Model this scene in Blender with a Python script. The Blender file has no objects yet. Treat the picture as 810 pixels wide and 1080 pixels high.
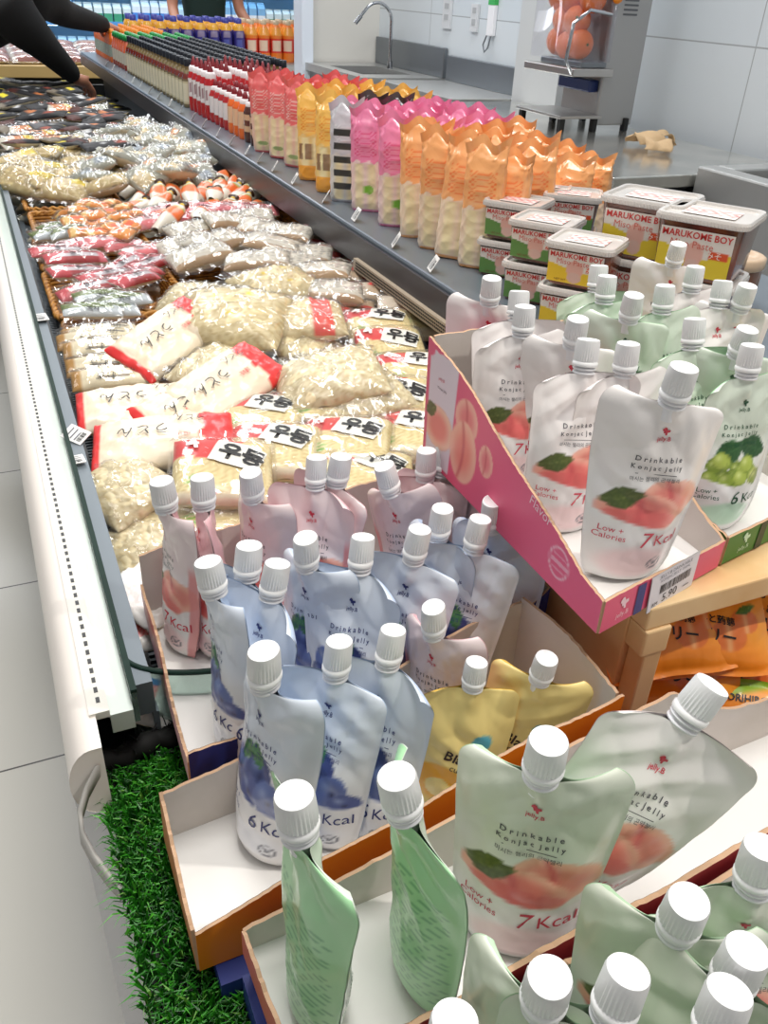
import bpy, math, random
import numpy as np
from mathutils import Vector, Matrix
S = bpy.context.scene
C = S.collection
H = 1.32          # camera height above the floor
FPX = 890.0
# ------------------------------------------------------------------ camera
Yc = np.array([-467., 580., -FPX]); Zc = np.array([74., 1426., FPX])
Yc /= np.linalg.norm(Yc); Zc = Zc - Zc.dot(Yc) * Yc; Zc /= np.linalg.norm(Zc); Xc = np.cross(Yc, Zc)
RW = np.array([Xc, Yc, Zc])
cd = bpy.data.cameras.new('camera'); cam = bpy.data.objects.new('camera', cd); C.objects.link(cam)
mw = Matrix([list(RW[0]) + [0], list(RW[1]) + [0], list(RW[2]) + [H], [0, 0, 0, 1]])
cam.matrix_world = mw
cd.sensor_fit = 'VERTICAL'; cd.sensor_height = 24.0; cd.lens = 24.0 * FPX / 1080.0
cd.clip_start = 0.02; cd.clip_end = 60
S.camera = cam
# ------------------------------------------------------------------ light
S.view_settings.view_transform = 'Standard'; S.view_settings.look = 'None'
S.view_settings.gamma = 1; S.view_settings.use_curve_mapping = False
S.view_settings.exposure = -0.30
W = bpy.data.worlds.new('world'); S.world = W; W.use_nodes = True
W.node_tree.nodes['Background'].inputs[0].default_value = (0.98, 0.975, 0.97, 1)
W.node_tree.nodes['Background'].inputs[1].default_value = 0.42
def area(name, loc, sx, sy, power, col=(1, 1, 1), rot=(0, 0, 0)):
    l = bpy.data.lights.new(name, 'AREA'); l.shape = 'RECTANGLE'; l.size = sx; l.size_y = sy
    l.energy = power; l.color = col
    o = bpy.data.objects.new(name, l); C.objects.link(o); o.location = loc; o.rotation_euler = rot
    return o
area('ceiling_light_panel', (0.3, 0.6, 3.3), 0.5, 1.4, 50, (1, .975, .93))
area('ceiling_light_panel', (0.2, 3.6, 3.3), 0.6, 2.6, 60, (.97, .98, 1))
area('ceiling_light_panel', (1.9, 3.6, 3.0), 0.5, 2.4, 34, (.97, .98, 1))
area('ceiling_light_panel', (-1.4, 2.0, 3.3), 0.5, 2.6, 14, (1, .99, .96))
area('ceiling_light_panel', (0.8, 7.5, 3.3), 3.0, 1.5, 140, (.92, .96, 1))
def spot(loc, tgt, power, deg, col, r=.03):
    l = bpy.data.lights.new('track_spotlight', 'SPOT'); l.energy = power; l.spot_size = math.radians(deg)
    l.spot_blend = .6; l.color = col; l.shadow_soft_size = r
    o = bpy.data.objects.new('track_spotlight', l); C.objects.link(o); o.location = loc
    o.rotation_euler = (Vector(tgt) - Vector(loc)).to_track_quat('-Z', 'Y').to_euler()
spot((1.3, -.3, 2.9), (.38, .42, .95), 105, 38, (1, .95, .87))
spot((-.3, 2.0, 3.0), (.3, 1.0, .9), 22, 50, (1, .97, .92))

# ------------------------------------------------------------------ helpers
rnd = random.Random(7)
def ray(px, py): return RW @ np.array([px - 405.0, 540.0 - py, -FPX])
def atz(px, py, z):                      # point of the photo's line of sight at world height z
    d = ray(px, py); k = (z - H) / d[2]; return Vector((d[0] * k, d[1] * k, z))
def aty(px, py, y):
    d = ray(px, py); k = y / d[1]; return Vector((d[0] * k, y, H + d[2] * k))
def atx(px, py, x):
    d = ray(px, py); k = x / d[0]; return Vector((x, d[1] * k, H + d[2] * k))
def lin(c):
    c = np.asarray(c, float)
    return np.where(c <= .04045, c / 12.92, ((c + .055) / 1.055) ** 2.4)
def l4(c): return tuple(lin(c)) + (1.,)
MATS = {}
def mat(name, col=(.8, .8, .8), rough=.5, metal=0, coat=0, attr=False, bump=0, bscale=60, bkind='noise', trans=0, alpha=1, emit=0, sub=0, noise_col=None, spec=.5, coat_rough=.08):
    if name in MATS: return MATS[name]
    m = bpy.data.materials.new(name); m.use_nodes = True; nt = m.node_tree; N = nt.nodes; L = nt.links
    b = N['Principled BSDF']
    b.inputs['Base Color'].default_value = l4(col); b.inputs['Roughness'].default_value = rough
    b.inputs['Metallic'].default_value = metal; b.inputs['Coat Weight'].default_value = coat
    b.inputs['Coat Roughness'].default_value = coat_rough
    b.inputs['Specular IOR Level'].default_value = spec
    b.inputs['Transmission Weight'].default_value = trans; b.inputs['Alpha'].default_value = alpha
    if sub: b.inputs['Subsurface Weight'].default_value = sub; b.inputs['Subsurface Radius'].default_value = (.004, .004, .004)
    if emit: b.inputs['Emission Color'].default_value = l4(col); b.inputs['Emission Strength'].default_value = emit
    tc = N.new('ShaderNodeTexCoord')
    if attr:
        a = N.new('ShaderNodeAttribute'); a.attribute_name = 'Col'; L.new(a.outputs['Color'], b.inputs['Base Color'])
    elif noise_col is not None:
        nz = N.new('ShaderNodeTexNoise'); nz.inputs['Scale'].default_value = noise_col[1]; nz.inputs['Detail'].default_value = 5
        L.new(tc.outputs['Object'], nz.inputs['Vector'])
        mx = N.new('ShaderNodeMix'); mx.data_type = 'RGBA'; mx.inputs[6].default_value = l4(col); mx.inputs[7].default_value = l4(noise_col[0])
        rp = N.new('ShaderNodeMapRange'); rp.inputs[1].default_value = .4; rp.inputs[2].default_value = .62
        L.new(nz.outputs[0], rp.inputs[0]); L.new(rp.outputs[0], mx.inputs[0]); L.new(mx.outputs[2], b.inputs['Base Color'])
    if bump:
        if bkind == 'noise':
            t = N.new('ShaderNodeTexNoise'); t.inputs['Detail'].default_value = 4; out = t.outputs[0]
        elif bkind == 'crinkle':
            t = N.new('ShaderNodeTexVoronoi'); t.feature = 'DISTANCE_TO_EDGE'; out = t.outputs[0]
            nz = N.new('ShaderNodeTexNoise'); nz.inputs['Scale'].default_value = bscale * .7
            L.new(tc.outputs['Object'], nz.inputs['Vector'])
            ad = N.new('ShaderNodeVectorMath'); ad.operation = 'MULTIPLY_ADD'; ad.inputs[1].default_value = (.010,) * 3
            L.new(nz.outputs['Color'], ad.inputs[0]); L.new(tc.outputs['Object'], ad.inputs[2]); L.new(ad.outputs[0], t.inputs['Vector'])
        elif bkind == 'brushed':
            t = N.new('ShaderNodeTexNoise'); out = t.outputs[0]
            mp = N.new('ShaderNodeMapping'); mp.inputs['Scale'].default_value = (1, 30, 30)
            L.new(tc.outputs['Object'], mp.inputs[0]); L.new(mp.outputs[0], t.inputs['Vector'])
        t.inputs['Scale'].default_value = bscale
        if bkind == 'noise': L.new(tc.outputs['Object'], t.inputs['Vector'])
        bp = N.new('ShaderNodeBump'); bp.inputs['Strength'].default_value = bump; bp.inputs['Distance'].default_value = .002
        L.new(out, bp.inputs['Height']); L.new(bp.outputs[0], b.inputs['Normal'])
        if coat: L.new(bp.outputs[0], b.inputs['Coat Normal'])
    MATS[name] = m; return m
def film_mat(name, tint=(1, 1, 1), gloss=.22, rough=.10, bscale=24, bump=.55, milky=0.02):
    if name in MATS: return MATS[name]
    m = bpy.data.materials.new(name); m.use_nodes = True; nt = m.node_tree; N = nt.nodes; L = nt.links; N.clear()
    out = N.new('ShaderNodeOutputMaterial'); tr = N.new('ShaderNodeBsdfTransparent'); tr.inputs[0].default_value = l4(tint)
    gl = N.new('ShaderNodeBsdfGlossy'); gl.inputs['Roughness'].default_value = rough
    df = N.new('ShaderNodeBsdfDiffuse'); df.inputs[0].default_value = (.9, .9, .9, 1)
    tc = N.new('ShaderNodeTexCoord'); v = N.new('ShaderNodeTexVoronoi'); v.feature = 'DISTANCE_TO_EDGE'; v.inputs['Scale'].default_value = bscale
    nz = N.new('ShaderNodeTexNoise'); nz.inputs['Scale'].default_value = bscale * .5
    ad = N.new('ShaderNodeVectorMath'); ad.operation = 'MULTIPLY_ADD'; ad.inputs[1].default_value = (.012,) * 3
    L.new(tc.outputs['Object'], nz.inputs['Vector']); L.new(nz.outputs['Color'], ad.inputs[0]); L.new(tc.outputs['Object'], ad.inputs[2]); L.new(ad.outputs[0], v.inputs['Vector'])
    bp = N.new('ShaderNodeBump'); bp.inputs['Strength'].default_value = bump; bp.inputs['Distance'].default_value = .004
    L.new(v.outputs[0], bp.inputs['Height']); L.new(bp.outputs[0], gl.inputs['Normal'])
    fr = N.new('ShaderNodeFresnel'); L.new(bp.outputs[0], fr.inputs['Normal'])
    mr = N.new('ShaderNodeMapRange'); mr.inputs[1].default_value = 0; mr.inputs[2].default_value = .6; mr.inputs[3].default_value = gloss * .35; mr.inputs[4].default_value = min(1, gloss * 2)
    L.new(fr.outputs[0], mr.inputs[0])
    m1 = N.new('ShaderNodeMixShader'); m1.inputs[0].default_value = milky; L.new(tr.outputs[0], m1.inputs[1]); L.new(df.outputs[0], m1.inputs[2])
    m2 = N.new('ShaderNodeMixShader'); L.new(mr.outputs[0], m2.inputs[0]); L.new(m1.outputs[0], m2.inputs[1]); L.new(gl.outputs[0], m2.inputs[2])
    L.new(m2.outputs[0], out.inputs[0]); MATS[name] = m; return m

class MB:
    def __init__(s): s.V = []; s.F = []; s.MI = []; s.Cc = []; s.n = 0
    def add(s, v, f, mi=0, col=None):
        v = np.asarray(v, float).reshape(-1, 3); 
        s.V.append(v)
        n = len(v)
        if col is None: c = np.ones((n, 3))
        else:
            c = np.asarray(col, float)
            if c.ndim == 1: c = np.tile(c, (n, 1))
        s.Cc.append(c); k = s.n
        for q in f: s.F.append(tuple(int(i) + k for i in q)); s.MI.append(mi)
        s.n += n; return s
    def grid(s, P, mi=0, col=None, closed_u=False, flip=False):
        P = np.asarray(P, float); nv, nu = P.shape[:2]; F = []
        m = nu if closed_u else nu - 1
        for j in range(nv - 1):
            for i in range(m):
                i2 = (i + 1) % nu
                q = (j * nu + i, j * nu + i2, (j + 1) * nu + i2, (j + 1) * nu + i)
                F.append(q[::-1] if flip else q)
        if col is not None:
            col = np.asarray(col, float)
            if col.ndim == 3: col = col.reshape(-1, 3)
        return s.add(P.reshape(-1, 3), F, mi, col)
    def box(s, lo, hi, mi=0, col=None, M=None):
        x0, y0, z0 = lo; x1, y1, z1 = hi
        v = np.array([(x0, y0, z0), (x1, y0, z0), (x1, y1, z0), (x0, y1, z0), (x0, y0, z1), (x1, y0, z1), (x1, y1, z1), (x0, y1, z1)])
        if M is not None: v = np.array([list(M @ Vector(p)) for p in v])
        return s.add(v, [(0, 3, 2, 1), (4, 5, 6, 7), (0, 1, 5, 4), (1, 2, 6, 5), (2, 3, 7, 6), (3, 0, 4, 7)], mi, col)
    def lathe(s, prof, seg=24, c=(0, 0, 0), mi=0, col=None, rib=0, M=None, sy=1):
        a = np.arange(seg) * 2 * math.pi / seg; P = []
        for k, q in enumerate(prof):
            r, z = q[0], q[1]; rr = np.full(seg, r)
            if rib and len(q) > 2: rr = r - rib * (np.arange(seg) % 2)
            P.append(np.stack([c[0] + rr * np.cos(a), c[1] + rr * np.sin(a) * sy, np.full(seg, c[2] + z)], -1))
        P = np.array(P)
        if M is not None: P = np.array([[list(M @ Vector(p)) for p in r] for r in P])
        return s.grid(P, mi, col, closed_u=True)
    def tube(s, pts, r, seg=8, mi=0, col=None, closed=False, caps=True):
        pts = [Vector(p) for p in pts]; n = len(pts); P = []; up = None
        for i in range(n):
            a = pts[i - 1] if (i > 0 or closed) else pts[i]; b = pts[(i + 1) % n] if (i < n - 1 or closed) else pts[i]
            t = (b - a).normalized()
            if up is None: up = t.orthogonal().normalized()
            else:
                up = (up - t * up.dot(t)); up = up.normalized() if up.length > 1e-6 else t.orthogonal().normalized()
            w = t.cross(up); rr = r[i] if hasattr(r, '__len__') else r
            P.append([list(pts[i] + (up * math.cos(k * 2 * math.pi / seg) + w * math.sin(k * 2 * math.pi / seg)) * rr) for k in range(seg)])
        if closed: P.append(P[0])
        s.grid(np.array(P), mi, col, closed_u=True)
        if caps and not closed:
            for e in (P[0], P[-1]): s.add(e, [tuple(range(seg)) if e is P[-1] else tuple(range(seg))[::-1]], mi, col)
        return s
    def build(s, name, mats, parent=None, smooth=True, loc=None, sharp=None):
        me = bpy.data.meshes.new(name)
        V = np.concatenate(s.V); me.from_pydata(V.tolist(), [], s.F)
        if not isinstance(mats, (list, tuple)): mats = [mats]
        for m in mats: me.materials.append(m)
        me.polygons.foreach_set('material_index', s.MI)
        me.polygons.foreach_set('use_smooth', [bool(smooth)] * len(s.F))
        ca = me.color_attributes.new('Col', 'FLOAT_COLOR', 'POINT')
        cc = np.concatenate([lin(np.concatenate(s.Cc)), np.ones((len(V), 1))], 1)
        ca.data.foreach_set('color', cc.ravel())
        if sharp: me.set_sharp_from_angle(angle=math.radians(sharp))
        me.update()
        o = bpy.data.objects.new(name, me); C.objects.link(o)
        if parent is not None: o.parent = parent
        if loc is not None: o.location = loc
        return o
def bevel(o, w=.002, n=2):
    m = o.modifiers.new('bevel', 'BEVEL'); m.width = w; m.segments = n; m.limit_method = 'ANGLE'; return o
def tag(o, label=None, cat=None, group=None, kind=None):
    if label: o['label'] = label
    if cat: o['category'] = cat
    if group: o['group'] = group
    if kind: o['kind'] = kind
    return o
def empty(name, loc=(0, 0, 0), rz=0, label=None, cat=None, group=None):
    o = bpy.data.objects.new(name, None); C.objects.link(o); o.location = loc; o.rotation_euler = (0, 0, rz); o.empty_display_size = .02
    return tag(o, label, cat, group)
KIDS = {}
def copy_tree(o, parent=None):
    c = o.copy(); C.objects.link(c)
    if parent is not None: c.parent = parent
    for ch in list(o.children): copy_tree(ch, c)
    return c
USED = set()
def place(proto, loc, rot=(0, 0, 0), label=None, cat=None, group=None, scale=None):
    o = proto if proto.name not in USED else copy_tree(proto)
    USED.add(proto.name); USED.add(o.name)
    o.location = loc; o.rotation_euler = rot
    if scale is not None: o.scale = (scale,) * 3 if not hasattr(scale, '__len__') else scale
    tag(o, label, cat, group)
    return o
TX = {}
def text2d(s, align='CENTER', shear=0, bold=0):
    k = (s, align, shear, bold)
    if k in TX: return TX[k]
    cu = bpy.data.curves.new('t', 'FONT'); cu.body = s; cu.align_x = align; cu.size = 1; cu.resolution_u = 2; cu.shear = shear; cu.offset = bold; cu.space_line = .9
    o = bpy.data.objects.new('t', cu); C.objects.link(o)
    bpy.context.view_layer.update()
    me = bpy.data.meshes.new_from_object(o.evaluated_get(bpy.context.evaluated_depsgraph_get()))
    v = np.array([p.co[:2] for p in me.vertices]).reshape(-1, 2); f = [tuple(p.vertices) for p in me.polygons]
    bpy.data.objects.remove(o); bpy.data.curves.remove(cu); bpy.data.meshes.remove(me)
    TX[k] = (v, f); return TX[k]
def put_text(mb, s, size, cx, cy, fn, mi, col, rot=0, **kw):
    """write s around (cx, cy) of a surface; fn(u, v) gives 3D points"""
    v, f = text2d(s, **kw)
    if len(v) == 0: return
    v = v * size; a = math.radians(rot)
    x = v[:, 0] * math.cos(a) - v[:, 1] * math.sin(a) + cx; y = v[:, 0] * math.sin(a) + v[:, 1] * math.cos(a) + cy
    mb.add(fn(x, y), f, mi, col)
def polyfan(mb, pts, fn, mi, col):
    p = np.array(pts, float); mb.add(fn(p[:, 0], p[:, 1]), [tuple(range(len(p)))], mi, col)
def barcode(mb, cx, cy, w, h, fn, mi, n=22, seed=1):
    r = random.Random(seed); x = cx - w / 2
    while x < cx + w / 2:
        b = w / n * r.choice([.3, .5, .8]); polyfan(mb, [(x, cy - h / 2), (x + b, cy - h / 2), (x + b, cy + h / 2), (x, cy + h / 2)], fn, mi, (.1, .1, .1))
        x += b + w / n * r.choice([.3, .5, .7])
def sm(x, a, b):
    t = np.clip((x - a) / (b - a), 0, 1); return t * t * (3 - 2 * t)
def waves(X, Y, seed, n=6, f0=20, f1=70, ridge=0):
    r = np.random.RandomState(seed); o = 0
    for i in range(n):
        a = r.uniform(0, math.pi); f = r.uniform(f0, f1); ph = r.uniform(0, 6.28)
        q = np.sin((X * np.cos(a) + Y * np.sin(a)) * f + ph + 1.3 * np.sin((X * np.sin(a) - Y * np.cos(a)) * f * .45 + ph * 2))
        o = o + ((1 - np.abs(q)) ** 2 * 2 - .7 if ridge else q)
    return o / n
def mixc(base, c, m):
    return base * (1 - m[..., None]) + np.array(c) * m[..., None]

M_steel = mat('brushed_steel', (.78, .78, .77), .36, .75, bump=.15, bscale=8, bkind='brushed')
M_steel_d = mat('dark_steel', (.52, .54, .56), .38, .8)
M_white = mat('white_plastic', (.96, .96, .97), .35)
M_black = mat('black_plastic', (.06, .06, .065), .45)
M_print = mat('pouch_print', attr=True, rough=.34, coat=.5, coat_rough=.16)
M_ink = mat('ink', attr=True, rough=.45)
M_paper = mat('paper_print', attr=True, rough=.6)
M_gloss = mat('glossy_print', attr=True, rough=.4, coat=.35, bump=.25, bscale=30, bkind='crinkle', coat_rough=.12)
M_film = film_mat('clear_film')
M_cap = mat('cap_plastic', (.95, .95, .95), .38, sub=.15)
M_spout = mat('spout_plastic', (.93, .93, .94), .3, sub=.2)
M_glass = mat('clear_glass', (.93, .97, .95), .03, trans=1)
M_kraft = mat('torn_kraft', (.78, .64, .52), .9)
M_cardin = mat('card_inside', (.84, .81, .79), .75, noise_col=((.80, .77, .74), 14))

# ------------------------------------------------------------------ room
def struct(name, mb, m, **k): o = mb.build(name, m, **k); o['kind'] = 'structure'; return o
def floor_mat():
    m = bpy.data.materials.new('floor_tiles'); m.use_nodes = True; nt = m.node_tree; N = nt.nodes; L = nt.links; b = N['Principled BSDF']
    tc = N.new('ShaderNodeTexCoord'); mp = N.new('ShaderNodeMapping'); mp.inputs['Location'].default_value = (-.25, -.075, 0)
    br = N.new('ShaderNodeTexBrick'); br.offset = 0; br.inputs['Scale'].default_value = 1; br.inputs['Brick Width'].default_value = .611; br.inputs['Row Height'].default_value = .611
    br.inputs['Mortar Size'].default_value = .0022; br.inputs['Mortar Smooth'].default_value = .1
    br.inputs['Color1'].default_value = l4((.80, .79, .755)); br.inputs['Color2'].default_value = l4((.785, .775, .74)); br.inputs['Mortar'].default_value = l4((.34, .33, .32))
    L.new(tc.outputs['Object'], mp.inputs[0]); L.new(mp.outputs[0], br.inputs[0]); L.new(br.outputs[0], b.inputs['Base Color'])
    b.inputs['Roughness'].default_value = .22
    return m
f = MB(); f.box((-4, -2, -.05), (5, 14, 0)); struct('floor', f, floor_mat(), smooth=False)
def wall_mat():
    m = bpy.data.materials.new('white_wall_panels'); m.use_nodes = True; nt = m.node_tree; N = nt.nodes; L = nt.links; b = N['Principled BSDF']
    tc = N.new('ShaderNodeTexCoord'); sp = N.new('ShaderNodeSeparateXYZ'); L.new(tc.outputs['Object'], sp.inputs[0])
    ad = N.new('ShaderNodeMath'); ad.operation = 'ADD'; L.new(sp.outputs[0], ad.inputs[0]); L.new(sp.outputs[1], ad.inputs[1])
    cb = N.new('ShaderNodeCombineXYZ'); L.new(ad.outputs[0], cb.inputs[0]); L.new(sp.outputs[2], cb.inputs[1])
    br = N.new('ShaderNodeTexBrick'); br.offset = 0; br.inputs['Scale'].default_value = 1; br.inputs['Brick Width'].default_value = 2.4; br.inputs['Row Height'].default_value = .6
    br.inputs['Mortar Size'].default_value = .0025
    br.inputs['Color1'].default_value = l4((.85, .875, .89)); br.inputs['Color2'].default_value = l4((.835, .865, .885)); br.inputs['Mortar'].default_value = l4((.66, .68, .69))
    L.new(cb.outputs[0], br.inputs[0]); L.new(br.outputs[0], b.inputs['Base Color']); b.inputs['Roughness'].default_value = .25
    return m
WM = wall_mat()
f = MB(); f.box((2.4, -.5, 0), (2.5, 5.6, 3.0)); struct('wall_right', f, WM, smooth=False)
f = MB(); f.box((1.95, 5.5, 0), (2.4, 5.6, 3.0)); struct('wall_back', f, mat('cream_wall', (.86, .85, .82), .4), smooth=False)
f = MB(); f.box((1.88, 5.45, 0), (1.95, 5.6, 3.0)); struct('trim_1', f, mat('white_post', (.90, .93, .97), .4), smooth=False)
# ------------------------------------------------------------------ freezer island
ZR = .89; ZS = .96                                    # rail and shelf heights
FY0, FY1 = .45, 5.25
fz = empty('freezer_island', (.3, FY0, 0), 0, 'long open supermarket freezer with cream bumper and grey inner rim along the tiled floor', 'freezer')
def FZ(name, mb, m, **k):
    o = mb.build(name, m, fz, **k); o.location = (-.3, -FY0, 0); return o
m_cream = mat('cream_bumper', (.90, .87, .84), .3, coat=.3)
m_rimg = mat('grey_rim', (.42, .46, .49), .45, .1)
b = MB(); pr = []
for k in range(13):
    a = math.pi * k / 12; pr.append((-.003 - .017 * math.sin(a), ZR - .03 + .03 * math.cos(a)))
pr = [(.004, ZR)] + pr + [(.004, ZR - .06)]
b.grid(np.array([[(x, y, z) for (x, z) in pr] for y in (FY0 - .03, FY1)]), flip=True); FZ('bumper', b, m_cream)
b = MB(); b.box((.0, FY0, ZR - .004), (.0135, FY1, ZR + .002), 0)
y = FY0 + .01
while y < 3.2:
    b.box((.0062, y, ZR + .0015), (.0088, y + .0052, ZR + .0024), 1); y += .0105
FZ('slotted_strip', b, [mat('strip_cream', (.85, .84, .80), .4), M_black], smooth=False)
b = MB(); b.box((-.02, FY0, .10), (.0, FY1, ZR - .055)); b.box((.0, FY0, .10), (.9, FY0 + .03, .80)); b.box((.88, FY0, .10), (.9, FY1, .9))
FZ('outer_body', b, M_white, smooth=False)
b = MB(); b.box((-.02, FY1 - .03, .1), (.9, FY1, .80)); FZ('far_end', b, mat('far_end_painted_shade', (.13, .13, .13), .6), smooth=False)  # end panel coloured near-black to stand in for a shaded recess
b = MB(); b.add([(x, FY0 - .0295, z) for (x, z) in pr], [tuple(range(len(pr)))[::-1]]); FZ('bumper_end', b, m_cream, smooth=False)
b = MB(); b.box((.0135, FY0, ZR - .02), (.029, FY1, ZR - .003)); FZ('pale_channel', b, mat('pale_channel', (.80, .84, .80), .3), smooth=False)
b = MB(); b.box((.02, FY0 + .06, 0.0), (.86, FY1 - .06, .1)); FZ('kick_plinth', b, M_black, smooth=False)
b = MB(); b.box((.0335, FY0 + .02, ZR - .03), (.046, FY1, ZR + .0)); b.box((.044, FY0 + .02, .70), (.048, FY1, ZR - .03)); FZ('inner_rim', b, m_rimg, smooth=False)
b = MB(); b.box((.0, FY0, .70), (.88, FY1, .715)); FZ('inner_floor', b, m_rimg, smooth=False)
b = MB(); y = FY0 + .02
while y < 2.2:
    b.box((.05, y, .795), (.066, y + .003, .83), 0); y += .0075
b.box((.05, FY0, .79), (.055, 2.2, .835), 1)
FZ('vent_grille', b, [m_rimg, M_black], smooth=False)
b = MB(); b.box((.0292, FY0 + .005, ZR - .02), (.0332, FY1, ZR + .008), 0); FZ('glass_panel', b, mat('rail_glass', (.80, .90, .87), .05, trans=.85), smooth=False)
b = MB(); b.box((.0290, FY0 + .004, ZR + .0082), (.0334, FY1, ZR + .0110), 0); FZ('glass_edge', b, mat('green_glass_edge', (.10, .19, .16), .6, spec=.2), smooth=False)
# curved end glass
b = MB(); pts = []
for k in range(15):
    a = math.pi / 2 * k / 14; pts.append((.031 + .10 * (1 - math.cos(a)), FY0 + .045 - .045 * math.sin(a)))
P = np.array([[(x, y + .01, z) for (x, y) in pts] for z in (.80, ZR + .0)]); b.grid(P); b.grid(P + np.array([.003, .003, 0]), flip=True)
FZ('curved_end_glass', b, MATS['rail_glass'])
b = MB(); b.tube([(x, y + .011, ZR) for (x, y) in pts], .0022, 6); FZ('glass_edge', b, MATS['green_glass_edge'])
# small price cards clipped to the left rail
def card(loc, w, h, rot, label, group, seed=0, grp=None):
    b = MB(); b.box((-w / 2, -h / 2, 0), (w / 2, h / 2, .0008), 0, (.95, .95, .94))
    fn = lambda u, v: np.stack([u, v, np.full(np.shape(u), .0012)], -1)
    r = random.Random(seed)
    for k in range(3): polyfan(b, [(-w * .38, h * (.30 - k * .2)), (w * r.uniform(.1, .38), h * (.30 - k * .2)), (w * .3, h * (.24 - k * .2)), (-w * .38, h * (.24 - k * .2))], fn, 0, (.45, .45, .48))
    barcode(b, -w * .05, -h * .3, w * .6, h * .2, fn, 0, 12, seed)
    o = b.build('price_card', M_paper, smooth=False); o.location = loc; o.rotation_euler = rot
    return tag(o, label, 'price card', group)
card(atz(40, 335, ZR + .004) + Vector((.004, 0, 0)), .018, .03, (0, 0, .1), 'white price card on the left freezer rim beside the red packs basket', 'cards on the left rim', 1)
card(atz(76, 459, ZR + .006) + Vector((.004, 0, 0)), .02, .026, (.2, -.35, .7), 'tilted white price card on the left freezer rim beside the red-ended udon packs', 'cards on the left rim', 2)
card(atz(80, 485, ZR + .004) + Vector((.002, 0, 0)), .013, .018, (0, 0, .1), 'small white price card on the left rim nearest the jelly pouches', 'cards on the left rim', 3)

# metal shelf along the freezer
m_shelf = mat('shelf_grey', (.46, .50, .54), .32, .35, bump=.05, bscale=10, bkind='brushed')
sh = empty('metal_display_shelf', (.8, 3, .9), 0, 'long grey metal shelf above the freezer holding bags, bottles and tubs', 'shelf')
def SH(name, mb, m, **k):
    o = mb.build(name, m, sh, **k); o.location = (-.8, -3, -.9); return o
b = MB(); b.box((.575, .55, .93), (1.10, 5.15, ZS)); bevel(SH('shelf_board', b, m_shelf, smooth=False), .004)
b = MB(); b.box((.568, .55, .905), (.574, 5.15, .953)); SH('front_lip', b, mat('lip_dark', (.27, .27, .29), .35, .4), smooth=False)
b = MB(); b.box((.560, .62, .898), (.568, 1.36, .918), 0)
y = .63
while y < 1.35:
    for z in (.902, .907, .912): b.box((.5592, y, z), (.5601, y + .003, z + .0025), 1)
    y += .0055
SH('perforated_strip', b, [mat('strip_beige', (.70, .64, .56), .45), M_black], smooth=False)
b = MB(); b.box((.67, .55, .72), (.70, 5.15, .93)); SH('dark_recess_wall', b, M_black, smooth=False)  # freezer back wall, coloured black for the shade of the recess under the shelf
tagpx = [(456, 278), (418, 253), (376, 226), (344, 207), (311, 188), (290, 175), (274, 166), (258, 158), (241, 148), (227, 139), (213, 130), (199, 123), (187, 115), (176, 108), (165, 101), (154, 95), (144, 89), (136, 84), (127, 79), (119, 75), (112, 71), (106, 67)]
for i, (x, y) in enumerate(tagpx):
    p = atz(x, y, ZS + .012); p.x = max(p.x, .590)
    card(p, .024, .030, (-.1, -1.0, rnd.uniform(-.35, .05)), 'white price card on the shelf edge, ' + ['first', 'second', 'third', 'fourth', 'fifth', 'sixth', 'seventh', 'eighth', 'ninth', 'tenth', 'eleventh', 'twelfth', 'thirteenth', 'fourteenth', 'fifteenth', 'sixteenth', 'seventeenth', 'eighteenth', 'nineteenth', 'twentieth', 'second last', 'last'][i] + ' counting away from the tubs', ['price cards in front of the bags', 'price cards in front of the bottles'][i > 4], i)

# ------------------------------------------------------------------ artificial grass mat over the freezer end
ZG = .835
ge = MB(); ge.box((.004, -.15, .10), (1.15, FY0 - .01, ZG - .012)); o = ge.build('display_counter', mat('counter_white', (.87, .86, .83), .4), smooth=False); bevel(o, .004)
tag(o, 'plain white display counter under the green grass mat and jelly boxes', 'counter')
gm = MB(); n = 30000; r = np.random.RandomState(3)
gx = r.uniform(.0, .19, n); gy = r.uniform(-.1, FY0 + .002, n); 
ln = r.uniform(.009, .022, n); an = r.uniform(0, 2 * math.pi, n); le = r.uniform(.15, .95, n) * ln; wd = r.uniform(.0004, .0008, n)
ex = gx + np.cos(an) * le - .003; ey = gy + np.sin(an) * le - .004; ez = ZG - .009 + np.sqrt(np.maximum(ln ** 2 - le ** 2 * .9, 1e-6))
px_, py_ = -np.sin(an) * wd, np.cos(an) * wd
V = np.stack([np.stack([gx - px_, gy - py_, np.full(n, ZG - .010)], -1), np.stack([gx + px_, gy + py_, np.full(n, ZG - .010)], -1),
              np.stack([(gx + ex) / 2 + px_ * .8 - .0005, (gy + ey) / 2 + py_ * .8, (ZG + ez) / 2 + .001], -1), np.stack([ex, ey, ez], -1), np.stack([(gx + ex) / 2 - px_ * .8, (gy + ey) / 2 - py_ * .8, (ZG + ez) / 2 + .001], -1)], 1)
gc = np.array([(.14, .46, .09), (.22, .60, .13), (.34, .70, .20), (.09, .34, .08), (.42, .64, .24)])[r.choice(5, n, p=[.33, .3, .12, .2, .05])]
gm.add(V.reshape(-1, 3), [(5 * i, 5 * i + 1, 5 * i + 2, 5 * i + 3, 5 * i + 4) for i in range(n)], 0, np.repeat(gc, 5, 0))
gm.box((.002, -.12, ZG - .012), (.2, FY0, ZG - .009), 0, (.06, .08, .05))
gr = gm.build('grass_mat', mat('plastic_grass', attr=True, rough=.45), smooth=False); tag(gr, 'bright green artificial grass mat beside the torn orange carton', 'grass mat', kind='stuff')
b = MB(); q = []
for k in range(14):
    t = k / 13; q.append((.0 + .075 * t, FY0 + .003 + .016 * t + .002 * math.sin(k * 1.9), ZG + .004 + .002 * math.sin(k * 1.3)))
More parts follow.
